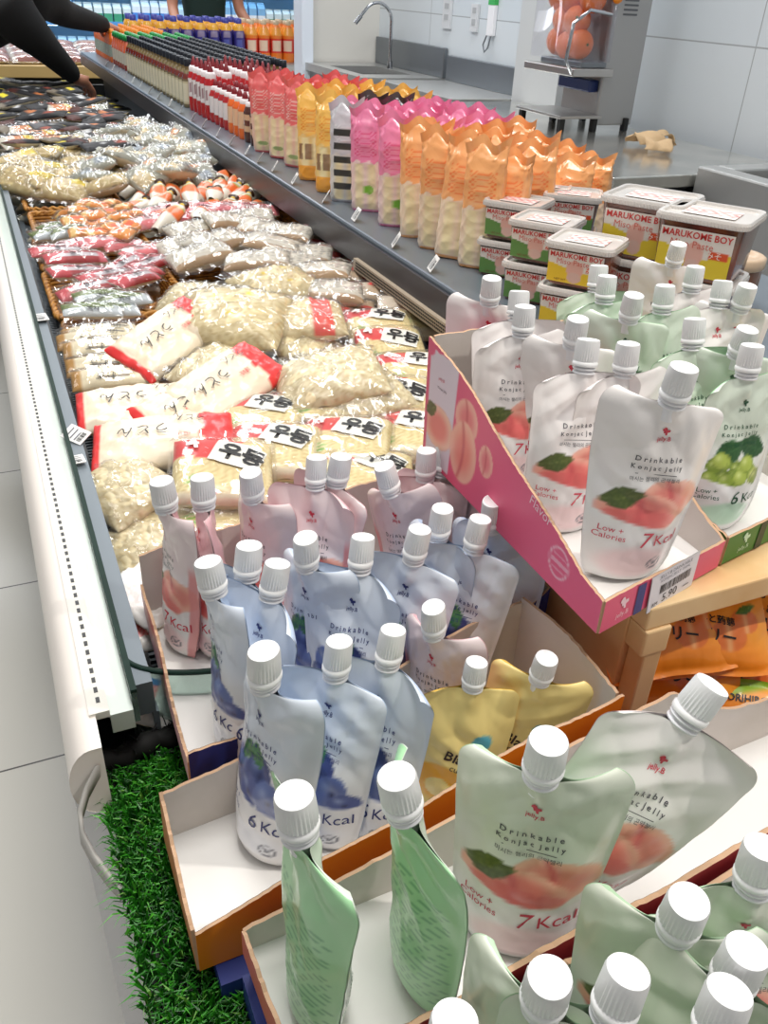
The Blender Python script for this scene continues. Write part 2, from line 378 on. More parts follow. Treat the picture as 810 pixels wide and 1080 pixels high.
b.tube(q, [.008 + .0016 * math.sin(k * 2.3) for k in range(14)], 9)
for k in range(60):
    t = rnd.random(); p = Vector((.0 + .075 * t, FY0 + .003 + .016 * t, ZG + .006)); d = Vector((rnd.uniform(-1, .6), rnd.uniform(-.6, .8), rnd.uniform(-.1, .8))).normalized() * rnd.uniform(.008, .018)
    b.tube([p, p + d * .6, p + d + Vector((0, 0, -.003))], [.0006, .0005, .0003], 3, caps=False)
tag(b.build('mat_edge_roll', mat('black_backing', (.05, .05, .045), .8)), 'rolled frayed black edge at the far end of the grass mat', 'mat edge')
# grey strap hanging beside the mat
b = MB(); sp = [(100, 815, .87), (88, 838, .86), (81, 862, .85), (84, 885, .84), (96, 908, .835), (112, 930, .83), (126, 945, .828)]
P = []
for k, (x, y, z) in enumerate(sp):
    p = atz(x, y, z); P.append([list(p + Vector((0, .0, -.005))), list(p + Vector((.001, 0, .006))), list(p + Vector((.004, 0, .006))), list(p + Vector((.003, 0, -.005)))])
b.grid(np.array(P), closed_u=True)
tag(b.build('bumper_strap', mat('strap_grey', (.66, .65, .63), .5)), 'bent grey plastic strap hanging off the freezer corner by the grass', 'strap')

# ------------------------------------------------------------------ jelly pouches
PH = .126
def pouch_fn(bend=0, cl=0, cr=0, twist=0, seed=1, wr=.0017, slim=1.0, pinch=0):
    def fn(sx, sz, side):                             # side -1 = front, +1 = back; metres
        sx = np.asarray(sx, float); sz = np.asarray(sz, float); w = hw(sz); u = np.clip(sx / w, -1, 1); v = sz / PH
        T = np.interp(sz, [0, .008, .03, .06, .09, .110, .121, PH], [.0105, .0135, .0145, .012, .0075, .0035, .0009, .0003]) * slim
        uu = np.clip(np.abs(u) / .93, 0, 1); t = T * (1 - uu ** 2.3) + .0003
        spt = np.exp(-(sx / .0065) ** 2) * sm(sz, .102, .123) * .0058
        y = side * (np.maximum(t, 0) + spt * (1 - uu ** 4))
        wv = waves(sx, sz * .7, seed, 5, 70, 190, ridge=1) * wr * (1 - uu ** 3 * .6) * sm(sz, .0, .02) 
        wv2 = waves(sx * .6, sz, seed + 9, 4, 50, 120) * wr * 1.2
        fold = np.abs(((sx * .8 + sz * (.9 if seed % 2 else -.9) + .01 * np.sin(sz * 60 + seed)) / .030 + seed * .37) % 1 - .5); y = y + (fold - .25) * .0045 * sm(sz, .03, .07) * (1 - uu ** 4) * (1 - sm(sz, PH - .012, PH)); y = y + wv * (.6 if side > 0 else 1) * (1 - np.exp(-((sz - PH) / .004) ** 2)) + wv2 * .8
        y = y + bend * v ** 2.2 + cl * np.clip((-u - .2) / .8, 0, 1) ** 2 * v ** 1.5 + cr * np.clip((u - .2) / .8, 0, 1) ** 2 * v ** 1.5
        z = sz + (.0045 * np.abs(u) ** 2 - .010 * np.clip(u if seed % 2 else -u, 0, 1) ** 2) * v ** 5
        x = sx * (1 - pinch * np.sin(math.pi * v) * .25)
        a = twist * v; x2 = x * np.cos(a) - y * np.sin(a); y2 = x * np.sin(a) + y * np.cos(a)
        return np.stack([x2, y2, z], -1)
    return fn
def hw(sz):
    w = np.interp(sz, [0, .004, .012, .03, .06, .09, PH], [.0262, .029, .0315, .034, .0365, .039, .0405]); r = .0105
    d = np.clip(sz - (PH - r), 0, r); return w - r + np.sqrt(np.maximum(r * r - d * d, 0))
def ell(X, Y, cx, cy, rx, ry, rot=0, soft=.06):
    a = math.radians(rot); x = (X - cx) * math.cos(a) + (Y - cy) * math.sin(a); y = -(X - cx) * math.sin(a) + (Y - cy) * math.cos(a)
    d = np.sqrt((x / rx) ** 2 + (y / ry) ** 2); return 1 - sm(d, 1 - soft, 1 + soft), d, x / rx, y / ry
def leaf(c, X, Y, cx, cy, rx, ry, rot, col, vein):
    m, d, x, y = ell(X, Y, cx, cy, rx, ry, rot); m = m * (1 - sm(np.abs(y) - (1 - np.abs(x) ** 1.6), 0, .12))
    vn = np.clip(1 - np.abs(y) * 9, 0, 1) * .7 + .35 * (np.sin(x * 22 + np.abs(y) * 9) > .6)
    c = mixc(c, col, m); return mixc(c, vein, m * np.clip(vn, 0, 1) * .7)
def art(kind):
    TINT = dict(peach=(.95, .93, .92), pink=(.91, .84, .84), blue=(.85, .88, .925), grape=(.84, .88, .82), sage=(.83, .85, .79), yellow=(.97, .88, .58))[kind]
    BACK = dict(peach=(.88, .84, .84), pink=(.90, .72, .74), blue=(.74, .81, .91), grape=(.64, .84, .64), sage=(.70, .82, .68), yellow=(.95, .78, .30))[kind]
    STR = dict(peach=(.80, .70, .70), pink=(.82, .60, .62), blue=(.55, .64, .84), grape=(.40, .64, .46), sage=(.40, .64, .46), yellow=(.85, .60, .15))[kind]
    def fn(sx, sz, side):
        X = sx * 1000; Y = sz * 1000; c = np.ones(X.shape + (3,)) * np.array(TINT)
        if side > 0:
            c[...] = BACK
            t = ((Y % 2.6) < 1.0) & (np.sin(X * 2.9 + np.floor(Y / 2.6) * 5.1) + np.sin(X * 1.1 + Y * .9) > -.5) & (Y < 92) & (Y > 14) & (np.abs(X) < 30)
            return mixc(c, STR, t.astype(float) * .8)
        if kind == 'yellow':
            c = mixc(c, (.98, .70, .10), 1 - sm(Y + 6 * np.sin(X * .09), 46, 50)); c = mixc(c, (.97, .85, .45), 1 - sm(Y, 8, 22))
            for (cx, cy, r) in ((-16, 30, 10), (12, 22, 12), (18, 44, 8)):
                m, d, x, y = ell(X, Y, cx, cy, r, r); c = mixc(c, (.97, .93, .70), m * .8)
            m = ell(X, Y, 14, 78, 8, 8)[0]; return mixc(c, (.35, .72, .82), m)
        Y0 = Y; Y = Y - 4.5; low = 38 + .0035 * X ** 2 - 4 * np.sin(X * .05)
        c = mixc(c, (.96, .955, .955), (1 - sm(Y, 60, 84)) * .75)
        if kind in ('peach', 'pink', 'sage'):
            for (cx, cy, rx, ry, cc, ro) in ((14, 56, 22, 15, (.93, .55, .50), 0), (-4, 47, 27, 15, (.95, .50, .47), -4)):
                m, d, x, y = ell(X, Y, cx, cy, rx, ry, ro); c = mixc(c, cc, m); c = mixc(c, (.99, .80, .70), m * sm(d, .5, 1.0) * .75); c = mixc(c, (.84, .30, .33), m * np.exp(-((x + .25 * y * y) / .10) ** 2) * .6)
            m, d, x, y = ell(X, Y, -3, 43, 25, 7, -3); c = mixc(c, (.93, .42, .42), m * .6)
            c = leaf(c, X, Y, -17, 57, 13.5, 7, 18, (.30, .36, .14), (.48, .52, .26))
            m = ell(X, Y, 0, 10, 24, 12, 0, .3)[0]; c2 = mixc(c, (.97, .84, .85), m * .8)
        elif kind == 'blue':
            k = 0
            for (cx, cy, rx, ry) in ((-16, 58, 11, 12), (3, 62, 11, 13), (-4, 47, 10, 12), (13, 48, 11, 14), (-22, 45, 9, 10), (22, 40, 10, 8)):
                m, d, x, y = ell(X, Y, cx, cy, rx, ry); k += 1
                c = mixc(c, [(.30, .36, .60), (.38, .45, .68), (.22, .28, .52)][k % 3], m); c = mixc(c, (.60, .67, .84), m * np.exp(-(((x + .3) / .35) ** 2 + ((y - .35) / .3) ** 2)) * .8); c = mixc(c, (.13, .16, .34), m * np.exp(-((x - .1) ** 2 + (y + .1) ** 2) / .03) * .8)
            c = leaf(c, X, Y, -9, 73, 9, 5, 70, (.20, .46, .27), (.35, .60, .40)); c = leaf(c, X, Y, 0, 73, 9, 5, 110, (.24, .50, .30), (.40, .62, .42))
            m = ell(X, Y, 0, 12, 22, 9, 0, .4)[0]; c2 = mixc(c, (.93, .94, .97), m * .8)
        else:
            c = leaf(c, X, Y, -8, 66, 14, 9, 25, (.18, .36, .18), (.30, .50, .28)); c = leaf(c, X, Y, 13, 68, 14, 9, -20, (.16, .33, .17), (.30, .48, .27))
            r = np.random.RandomState(5)
            for k in range(17):
                cx = r.uniform(-22, 22); cy = r.uniform(40, 60); m, d, x, y = ell(X, Y, cx, cy, 6.4, 6.6)
                c = mixc(c, [(.60, .70, .25), (.70, .77, .34), (.52, .62, .20)][k % 3], m); c = mixc(c, (.88, .92, .62), m * np.exp(-(((x + .3) / .35) ** 2 + ((y - .3) / .35) ** 2)) * .8); c = mixc(c, (.36, .46, .14), m * sm(d, .8, 1) * .5)
            m = ell(X, Y, 0, 13, 23, 11, 0, .2)[0]; c2 = mixc(c, (.74, .90, .79), m * .9)
        base = np.ones_like(c) * np.array((.955, .95, .95)); base = mixc(base, c2[0, 0] if False else (.97, .84, .85) if kind in ('peach', 'pink', 'sage') else (.93, .94, .97) if kind == 'blue' else (.74, .90, .79), m * .8)
        k = 1 - sm(Y, low - .8, low + .8); c = c * (1 - k[..., None]) + base * k[..., None]
        if kind in ('blue', 'peach', 'pink'):
            m, d, x, y = ell(X, Y, 15, 9, 6, 4.5, 0, .1); ring = np.exp(-((d - .85) / .12) ** 2) + np.exp(-((np.abs(x) - np.abs(y)) / .16) ** 2) * (d < .6); c = mixc(c, (.25, .26, .32), np.clip(ring, 0, 1) * .9)
        if kind == 'pink': c = mixc(c, (.92, .55, .55), (np.abs(sx) > hw(sz) * .80).astype(float) * (1 - sm(Y, 75, 90)) * .8)
        t = ((Y % 2.2) < .8) & (Y < 6.5) & (Y > 1.5) & (np.abs(X) < 18); return mixc(c, (.6, .62, .66), t * .5)
    return fn
INK = dict(peach=(.82, .22, .30), pink=(.82, .22, .30), blue=(.16, .20, .45), grape=(.12, .33, .22), sage=(.80, .25, .33), yellow=(.25, .15, .12))
def logo(mb, fn2, cx, cy, s, col, mi=2):
    for pts in ([(-2.4, 2.2), (-1.2, 3.6), (0, 3.2), (.6, 1.6), (2.4, 1.8), (2.8, .2), (1.2, -.4), (1.4, -2.4), (.2, -2.4), (-.2, -.8), (-1.2, -1), (-1.6, .8), (-2.6, 1)],):
        q = [((cx + x * s) / 1000, (cy + y * s) / 1000) for x, y in pts]
        # fan into triangles round the middle
        mid = (cx / 1000, (cy + .6 * s) / 1000); arr = np.array([mid] + q); mb.add(fn2(arr[:, 0], arr[:, 1]), [(0, i + 1, (i + 1) % len(q) + 1) for i in range(len(q))], mi, col)
def make_pouch(kind, seed=1, nu=44, nv=70, name='jelly_pouch', small=1.0, **kw):
    root = empty(name); fn = pouch_fn(seed=seed, **kw); A = art(kind); mb = MB()
    zz = np.concatenate([np.linspace(0, PH - .014, nv), PH - .0125 + .0125 * np.sin(np.linspace(.1, 1, 9) * math.pi / 2)]); uu = np.linspace(-1, 1, nu)
    Zg, Ug = np.meshgrid(zz, uu, indexing='ij'); Xg = Ug * hw(Zg)
    for side in (-1, 1): mb.grid(fn(Xg, Zg, side), 0, A(Xg, Zg, side), flip=side > 0)
    f0 = fn(Xg[0], Zg[0], -1); b0 = fn(Xg[0], Zg[0], 1); mid = (f0 + b0) / 2 + np.array([0, 0, .004]); mb.grid(np.stack([f0, mid, b0]), 0, (.9, .9, .9), flip=True)
    eps = .00045
    def f2(u, v): p = fn(np.asarray(u, float), np.asarray(v, float), -1); p[..., 1] -= eps; return p
    ink = INK[kind]; dk = (.30, .30, .33) if kind in ('peach', 'pink', 'sage') else INK[kind]
    T = lambda s, size, x, y, col, **k: put_text(mb, s, size / 1000, x / 1000, y / 1000, f2, 1, col, **k)
    if kind == 'yellow':
        T('Black', 13, -2, 58, (.22, .13, .12), bold=.02, rot=-14); T('currant', 8, 2, 49, (.22, .13, .12), rot=-14); T('Jele', 13, 6, 26, (.28, .36, .62), bold=.02, rot=8); T('beautie', 7, 8, 37, (.86, .3, .25))
    else:
        logo(mb, f2, 0, 107.5, .95, ink, 1); T('jelly.B', 3.8, 0, 101.5, ink, bold=.01)
        T('D r i n k a b l e', 4.9, 0, 88, dk, bold=.01); T('K o n j a c  J e l l y', 4.4, 0, 82.4, dk, bold=.01)
        polyfan(mb, [(-.013, .0790), (.013, .0790), (.013, .0794), (-.013, .0794)], f2, 1, dk); T('마시는 젤리의 곤약젤리', 3.3, 0, 74.6, dk)
        hot = ink if kind != 'peach' else (.85, .34, .40)
        T('Low +\nCalories', 5.8, -20, 36.5, hot); T('6' if kind in ('blue', 'grape') else '7', 16, 3, 27, hot, shear=.15); T('Kcal', 11.5, 19.5, 28, hot)
    body = mb.build('film_body', [M_print, M_ink], root)
    # spout and cap
    top = fn(np.array([0.]), np.array([PH]), -1)[0]; top[1] = fn(np.array([0.]), np.array([PH]), 1)[0][1] * .5 + top[1] * .5
    lean = math.atan(kw.get('bend', 0) * 2.2 / PH); R_ = Matrix.Translation((top[0], top[1], PH - .0045)) @ Matrix.Rotation(-lean * .8, 4, 'X')
    s = MB(); s.lathe([(.0052, -.006), (.0058, .002), (.0058, .0030), (.0084, .0034), (.0084, .0046), (.0064, .0052), (.0064, .0062), (.0086, .0066), (.0086, .0076), (.0066, .0082), (.0066, .0090), (.0, .0092)], 28, M=R_)
    s.build('spout', M_spout, root)
    s = MB(); s.lathe([(.0070, .0088), (.0092, .0092), (.0094, .0100), (.0094, .0118), (.0088, .0124), (.0088, .0130, 1), (.0092, .0140, 1), (.0088, .0268, 1), (.0082, .0284), (.0072, .0288), (.0068, .0285), (.0, .0285)], 60, M=R_, rib=.0008)
    s.build('screw_cap', M_cap, root, sharp=60)
    CAPC[root.name] = R_ @ Vector((0, 0, .0285)); return root
PV = {}; CAPC = {}
def pv(kind, n):
    """shape variants of one flavour, built once and then copied"""
    k = (kind, n)
    if k not in PV:
        P_ = [dict(bend=.006, cl=-.012, cr=.004, twist=.05), dict(bend=-.010, cl=.012, cr=.012, twist=-.12), dict(bend=.014, cl=-.004, cr=-.016, twist=.15),
              dict(bend=.0, cl=.018, cr=-.010, twist=-.25, slim=1.1)][n % 4]
        PV[k] = make_pouch(kind, seed=3 + n * 7 + len(kind), **P_); PN[k] = PV[k].name
    return PV[k]
PN = {}
def put_pouch(kind, var, px, py, zbase, yaw, label, group=None, tilt=(0, 0), sc=1.0):
    pv(kind, var); s3 = (sc * (.87 if kind in ('blue', 'pink') else 1), sc, sc); cv = Vector([a * b_ for a, b_ in zip(CAPC[PN[(kind, var)]], s3)])
    R_ = Matrix.Rotation(math.radians(yaw), 3, 'Z') @ Matrix.Rotation(tilt[0], 3, 'X') @ Matrix.Rotation(tilt[1], 3, 'Y')
    top = R_ @ cv; zl = zbase + abs(math.sin(tilt[0])) * .012 + abs(math.sin(tilt[1])) * .026; p = atz(px, py, zl + top.z); loc = Vector((p.x - top.x, p.y - top.y, zbase + abs(math.sin(tilt[0])) * .012 + abs(math.sin(tilt[1])) * .026))
    place(pv(kind, var), loc, R_.to_euler(), label, 'jelly pouch', group, s3)
ZA, ZZ, ZB, ZC, ZP = .852, .868, .885, .862, 1.002    # bottoms of the five pouch stands
# ------------------------------------------------------------------ cardboard cartons
M_card = mat('carton_print', attr=True, rough=.5, coat=.15, coat_rough=.3)
def panel(name, parent, p0, p1, z0, tops, colfn, th=.0022, jag=.0008, seed=1, texts=(), label=None, n=None, lean=0):
    """upright board from p0 to p1; printed on the right-hand side of that direction; tops = [(t, z)]"""
    p0 = Vector((p0[0], p0[1])); p1 = Vector((p1[0], p1[1])); d = p1 - p0; Ln = d.length; d /= Ln; nr = Vector((d.y, -d.x))
    nu = n or max(12, int(Ln / .004)); nv = 10 if n is None else n // 2
    U = np.linspace(0, 1, nu); r = np.random.RandomState(seed)
    top = np.interp(U, [t for t, z in tops], [z for t, z in tops]) + r.uniform(-jag, jag, nu)
    def pt(u, z, o):
        u = np.asarray(u, float); z = np.asarray(z, float); wob = .0012 * np.sin(u * 47 + seed) * (z - z0) / .05 + lean * (z - z0)
        return np.stack([p0.x + d.x * u + nr.x * (o + wob), p0.y + d.y * u + nr.y * (o + wob), z + 0 * u], -1)
    V = np.linspace(0, 1, nv); Vg, Ug = np.meshgrid(V, U * Ln, indexing='ij'); Zg = z0 + Vg * (top[None, :] - z0)
    c = colfn(Ug, Zg - z0) if callable(colfn) else np.ones(Ug.shape + (3,)) * np.array(colfn)
    mb = MB(); A = pt(Ug, Zg, th / 2); B = pt(Ug, Zg, -th / 2)
    mb.grid(A, 0, c); mb.grid(B, 1, (.84, .81, .79), flip=True); mb.grid(np.stack([A[-1], B[-1] + np.array([0, 0, -.0004])]), 2, (.8, .7, .6)); mb.grid(np.stack([A[:, 0], B[:, 0]]), 2, flip=True); mb.grid(np.stack([A[:, -1], B[:, -1]]), 2); mb.grid(np.stack([B[0], A[0]]), 2)
    for (s, size, x, y, col, kw) in texts:
        put_text(mb, s, size, x, y, lambda u, v: pt(u, v + z0, th / 2 + .0004), 3, col, **kw)
    o = mb.build(name, [M_card, M_cardin, M_kraft, M_ink], parent, smooth=False)
    if label: o['label'] = label
    return o, (lambda u, v: pt(u, np.asarray(v) + z0, th / 2 + .0005))
def bottom(parent, pts, z, col=None):
    b = MB(); n = len(pts); v = [(x, y, z) for x, y in pts] + [(x, y, z + .002) for x, y in pts]
    b.add(v, [tuple(range(n))[::-1], tuple(range(n, 2 * n))] + [(i, (i + 1) % n, n + (i + 1) % n, n + i) for i in range(n)])
    return b.build('bottom', mat('card_bottom', (.90, .89, .88), .6), parent, smooth=False)
ORG = (.93, .53, .10); NAVY = (.13, .20, .50); PINK = (.91, .36, .50); GRN = (.22, .48, .15)
def stamp(X, Y, cx, cy, r, c, col):
    d = np.hypot(X - cx, Y - cy) / r; m = np.exp(-((d - .9) / .07) ** 2) + ((np.abs((Y - cy) / r) < .12) & (d < .8)) * .7 + ((np.abs(np.abs((Y - cy) / r) - .42) < .06) & (d < .75)) * .5
    return mixc(c, col, np.clip(m, 0, 1))
def c_org(X, Y):
    c = np.ones(X.shape + (3,)) * np.array(ORG); c = c * (1 - .04 * waves(X, Y, 4, 5, 20, 80)[..., None]); return stamp(X, Y, .052, .018, .011, c, (.97, .75, .50))
# A: blueberry carton with torn low front
A = empty('carton', (.03, .277, ZA), 0, 'torn orange carton, white inside, holding blueberry and yellow pouches', 'carton', 'cartons of jelly pouches')
def PA(*a, **k):
    o, f_ = panel(*a, **k); o.location = -A.location; return o, f_
a0, a1, a2, a3 = (.031, .275), (.2965, .279), (.2975, .388), (.031, .366)
PA('front_panel', A, a0, a1, ZA - .002, [(0, .885), (.13, .895), (.30, .909), (.51, .927), (.76, .946), (1, .965)], c_org, jag=.0006, seed=2, n=90)
PA('side_panel', A, a3, a0, ZA - .002, [(0, .893), (.3, .884), (.7, .889), (1, .886)], (.80, .52, .35), jag=.0022, seed=4, label='torn left carton wall')
PA('side_panel', A, a1, a2, ZA - .002, [(0, .965), (1, .958)], (.92, .55, .15), seed=5)
PA('back_panel', A, a2, a3, ZA - .002, [(0, .955), (.35, .935), (.8, .900), (1, .893)], (.92, .55, .15), seed=6)
bo = bottom(A, [a0, a1, a2, a3], ZA - .002); bo.location = -A.location
b = MB(); b.box((.040, .262, ZG - .008), (.295, .385, ZA - .003)); bt = b.build('navy_tray', mat('navy_card', NAVY, .5), smooth=False)
tag(bt, 'flat navy blue tray lying under the torn orange carton', 'tray')
# Z: navy carton with the pink and blue rows
def c_navy(X, Y): return np.ones(X.shape + (3,)) * np.array(NAVY)
def c_peachside(X, Y):
    c = np.ones(X.shape + (3,)) * np.array((.93, .72, .74)); mm = X * 1000; yy = Y * 1000
    for (cx, cy, rx, ry) in ((40, 40, 30, 22), (90, 35, 26, 30), (140, 45, 28, 24)):
        m, d, x, y = ell(mm, yy, cx, cy, rx, ry); c = mixc(c, (.94, .52, .48), m); c = mixc(c, (.98, .80, .72), m * sm(d, .4, 1))
    return c
Zc_ = empty('carton', (.05, .39, ZZ), 0, 'navy carton with pink peach side behind the orange one, full of pouches', 'carton', 'cartons of jelly pouches')
def PZ(*a, **k):
    o, f_ = panel(*a, **k); o.location = -Zc_.location; return o, f_
z0_, z1_, z2_, z3_ = (.054, .391), (.322, .395), (.322, .575), (.058, .565)
PZ('front_panel', Zc_, z0_, z1_, ZZ - .002, [(0, .895), (.8, .905), (1, .955)], c_navy, seed=7)
PZ('side_panel', Zc_, z3_, z0_, ZZ - .002, [(0, .905), (.5, .900), (.8, .89), (1, .886)], c_peachside, jag=.002, seed=8, n=60, label='torn pink side printed with peaches')
PZ('side_panel', Zc_, z1_, z2_, ZZ - .002, [(0, .955), (1, .965)], c_navy, seed=9)
PZ('back_panel', Zc_, z2_, z3_, ZZ - .002, [(0, .965), (1, .935)], PINK, seed=10)
bo = bottom(Zc_, [z0_, z1_, z2_, z3_], ZZ - .002); bo.location = -Zc_.location
b = MB(); b.box((.062, .395, .716), (.318, .572, ZZ - .003)); tag(bevel(b.build('display_riser', mat('navy_riser', (.10, .15, .38), .5), smooth=False)), 'navy block inside the freezer carrying the pink and blue pouch carton', 'riser')
# B: carton in front with the sage and white peach pouches
def c_red(X, Y): return np.ones(X.shape + (3,)) * np.array((.62, .18, .20)) 
B_ = empty('carton', (.054, .172, ZB), 0, 'white lined carton with dark red rim directly in front of the orange one', 'carton', 'cartons of jelly pouches')
def PBB(*a, **k):
    o, f_ = panel(*a, **k); o.location = -B_.location; return o, f_
b0, b1, b2, b3 = (.056, .168), (.52, .196), (.52, .272), (.053, .256)
PBB('front_panel', B_, b0, b1, ZB - .002, [(0, .925), (1, .935)], c_red, jag=.001, seed=11, n=100, th=.003)
PBB('side_panel', B_, b3, b0, ZB - .002, [(0, .903), (.5, .910), (1, .925)], (.80, .42, .36), jag=.0014, seed=12)
PBB('back_panel', B_, b2, b3, ZB - .002, [(0, .915), (.30, .930), (.42, .968), (.49, .964), (.63, .944), (.77, .926), (.89, .911), (1, .903)], (.62, .18, .20), jag=.0008, seed=13, n=90)
PBB('side_panel', B_, b1, b2, ZB - .002, [(0, .935), (1, .915)], c_red, seed=14)
bo = bottom(B_, [b0, b1, b2, b3], ZB - .002); bo.location = -B_.location
b = MB(); b.box((.051, .05, ZG - .008), (.53, .258, .858)); b.box((.056, .168, .858), (.53, .258, ZB - .003)); tag(b.build('navy_tray', MATS['navy_card'], smooth=False), 'stepped navy blue tray under the two nearest red-rimmed cartons', 'tray')
# C: nearest carton
C_ = empty('carton', (.06, .05, ZC), 0, 'nearest carton at the bottom edge of the view crowded with sage green pouches', 'carton', 'cartons of jelly pouches')
def PC(*a, **k):
    o, f_ = panel(*a, **k); o.location = -C_.location; return o, f_
c0, c1, c2, c3 = (.062, .055), (.52, .055), (.52, .188), (.062, .160)
PC('front_panel', C_, c0, c1, ZC - .002, [(0, .905), (1, .905)], c_red, seed=15)
PC('side_panel', C_, c3, c0, ZC - .002, [(0, .921), (1, .905)], (.80, .42, .36), jag=.0014, seed=16)
PC('back_panel', C_, c2, c3, ZC - .002, [(0, .929), (1, .919)], (.62, .18, .20), jag=.0012, seed=17, n=90, th=.003)
PC('side_panel', C_, c1, c2, ZC - .002, [(0, .905), (1, .93)], c_red, seed=18)
bo = bottom(C_, [c0, c1, c2, c3], ZC - .002); bo.location = -C_.location
# P: pink peach carton on the crate
def c_pinkside(X, Y):                                  # X from the back (0) to the front
    c = np.ones(X.shape + (3,)) * np.array(PINK); x = X * 1000; y = Y * 1000
    c = mixc(c, (.95, .45, .62), sm(x, 60, 200) * .5)
    m = ((x > 4) & (x < 44) & (y < 92 - .0 * x) & (y > 4)).astype(float); m = m * (1 - ell(x, y, 4, 92, 6, 6)[0]); c = mixc(c, (.90, .84, .87), m)
    m, d, X2, Y2 = ell(x, y, 22, 34, 22, 17); m = m * ((x < 44) & (x > 4)); c = mixc(c, (.93, .52, .48), m); c = mixc(c, (.97, .78, .68), m * sm(d, .4, 1))
    c = leaf(c, x, y, 10, 45, 9, 6, 30, (.36, .36, .16), (.5, .5, .3))
    for (cx, cy, rx, ry, cc) in ((62, 58, 17, 15, (.93, .50, .50)), (62, 32, 20, 24, (.95, .54, .48)), (96, 42, 10, 12, (.93, .50, .52))):
        m, d, X2, Y2 = ell(x, y, cx, cy, rx, ry); c = mixc(c, cc, m); c = mixc(c, (.99, .80, .70), m * sm(d, .3, 1.05) * .8); c = mixc(c, (.80, .28, .32), m * np.exp(-((X2 + .3 * Y2 ** 2) / .10) ** 2) * .6)
    return stamp(X, Y, .192, .020, .0115, c, (.98, .80, .86))
P_c = empty('carton', (.29, .3, ZP), 0, 'bright pink peach carton with sloping side on the wooden crate, full of white peach pouches', 'carton', 'cartons of jelly pouches')
def PP(*a, **k):
    o, f_ = panel(*a, **k); o.location = -P_c.location; return o, f_
q0, q1, q2, q3 = (.2845, .297), (.402, .326), (.402, .535), (.286, .535)
PP('side_panel', P_c, q3, q0, ZP - .002, [(0, 1.100), (.45, 1.068), (.9, 1.027), (1, 1.024)], c_pinkside, seed=21, n=130, jag=.0005, texts=[('Flavor', .010, .165, .040, (.98, .85, .90), dict(rot=-12)), ('jelly.B', .0035, .022, .072, (.8, .25, .35), {}), ('Konjac Jelly', .0028, .024, .065, (.4, .3, .35), {})], label='sloping pink side printed with peaches')
o, ff = PP('front_panel', P_c, q0, q1, ZP - .002, [(0, 1.024), (1, 1.021)], PINK, seed=22, jag=.0004, texts=[('jelly.B', .0050, .019, .0055, (.98, .85, .88), {})])
lb = MB(); logo(lb, lambda u, v: ff(u, v), 19, 14.5, 1.5, (.98, .85, .88), 0); polyfan(lb, [(.031, .0), (.039, .0), (.039, .022), (.031, .022)], ff, 0, (.22, .25, .50)); o = lb.build('printed_mark', M_ink, P_c, smooth=False); o.location = -P_c.location
PP('side_panel', P_c, q1, q2, ZP - .002, [(0, 1.021), (1, 1.10)], PINK, seed=23)
PP('back_panel', P_c, q2, q3, ZP - .002, [(0, 1.10), (1, 1.10)], PINK, seed=24)
bo = bottom(P_c, [q0, q1, q2, q3], ZP - .002); bo.location = -P_c.location
G_c = empty('carton', (.41, .32, ZP), 0, 'dark green grape carton right of the pink one on the crate, full of grape pouches', 'carton', 'cartons of jelly pouches')
def PG(*a, **k):
    o, f_ = panel(*a, **k); o.location = -G_c.location; return o, f_
g0, g1, g2, g3 = (.406, .327), (.53, .352), (.53, .54), (.406, .54)
PG('side_panel', G_c, g3, g0, ZP - .002, [(0, 1.09), (.9, 1.025), (1, 1.022)], GRN, seed=25)
o, fg_ = PG('front_panel', G_c, g0, g1, ZP - .002, [(0, 1.022), (1, 1.020)], GRN, seed=26, jag=.0004, texts=[('jelly.B', .0050, .021, .0055, (.80, .92, .80), {})])
lb = MB(); logo(lb, fg_, 21, 14.5, 1.5, (.8, .92, .8), 0); polyfan(lb, [(.036, 0), (.044, 0), (.044, .022), (.036, .022)], fg_, 0, (.08, .2, .12)); o = lb.build('printed_mark', M_ink, G_c, smooth=False); o.location = -G_c.location
PG('side_panel', G_c, g1, g2, ZP - .002, [(0, 1.02), (1, 1.09)], GRN, seed=27)
PG('back_panel', G_c, g2, g3, ZP - .002, [(0, 1.09), (1, 1.09)], GRN, seed=28)
bo = bottom(G_c, [g0, g1, g2, g3], ZP - .002); bo.location = -G_c.location
def price_label(fnp, x, z, w, h, rot, label, big):
    b = MB(); a = math.radians(rot); ca, sa = math.cos(a), math.sin(a)
    def fn(u, v): u = np.asarray(u); v = np.asarray(v); p = fnp(x + u * ca - v * sa, z + u * sa + v * ca); return p
    nrm = np.array(fn(0., 0.)); 
    n3 = np.cross(fn(.01, 0.) - nrm, fn(0., .01) - nrm); n3 /= np.linalg.norm(n3)
    g = np.meshgrid(np.linspace(-w / 2, w / 2, 2), np.linspace(-h / 2, h / 2, 2)); P = fn(g[0], g[1]); b.grid(P + n3 * .0012, 0, (.93, .91, .93)); b.grid(P + n3 * .0006, 0, (.9, .9, .9), flip=True)
    f2 = lambda u, v: fn(u, v) + n3 * .0016
    put_text(b, 'JELLY.B DRINKABLE', .0036, 0, h * .36, f2, 1, (.45, .45, .5)); put_text(b, 'KONJAC JELLY 150ML', .0030, 0, h * .24, f2, 1, (.5, .5, .55)); barcode(b, .002, h * .02, w * .66, h * .24, f2, 1, 30, 5)
    put_text(b, 'RM', .0042, -w * .36, -h * .38, f2, 1, (.3, .3, .33)); put_text(b, big, .0090, -w * .05, -h * .38, f2, 1, (.2, .2, .23)); polyfan(b, [(w * .25, -h * .33), (w * .38, -h * .33), (w * .38, -h * .30), (w * .25, -h * .30)], f2, 1, (.4, .4, .45))
    o = b.build('price_label', [M_paper, M_ink], smooth=False); tag(o, label, 'price label', 'price labels on the crate cartons')
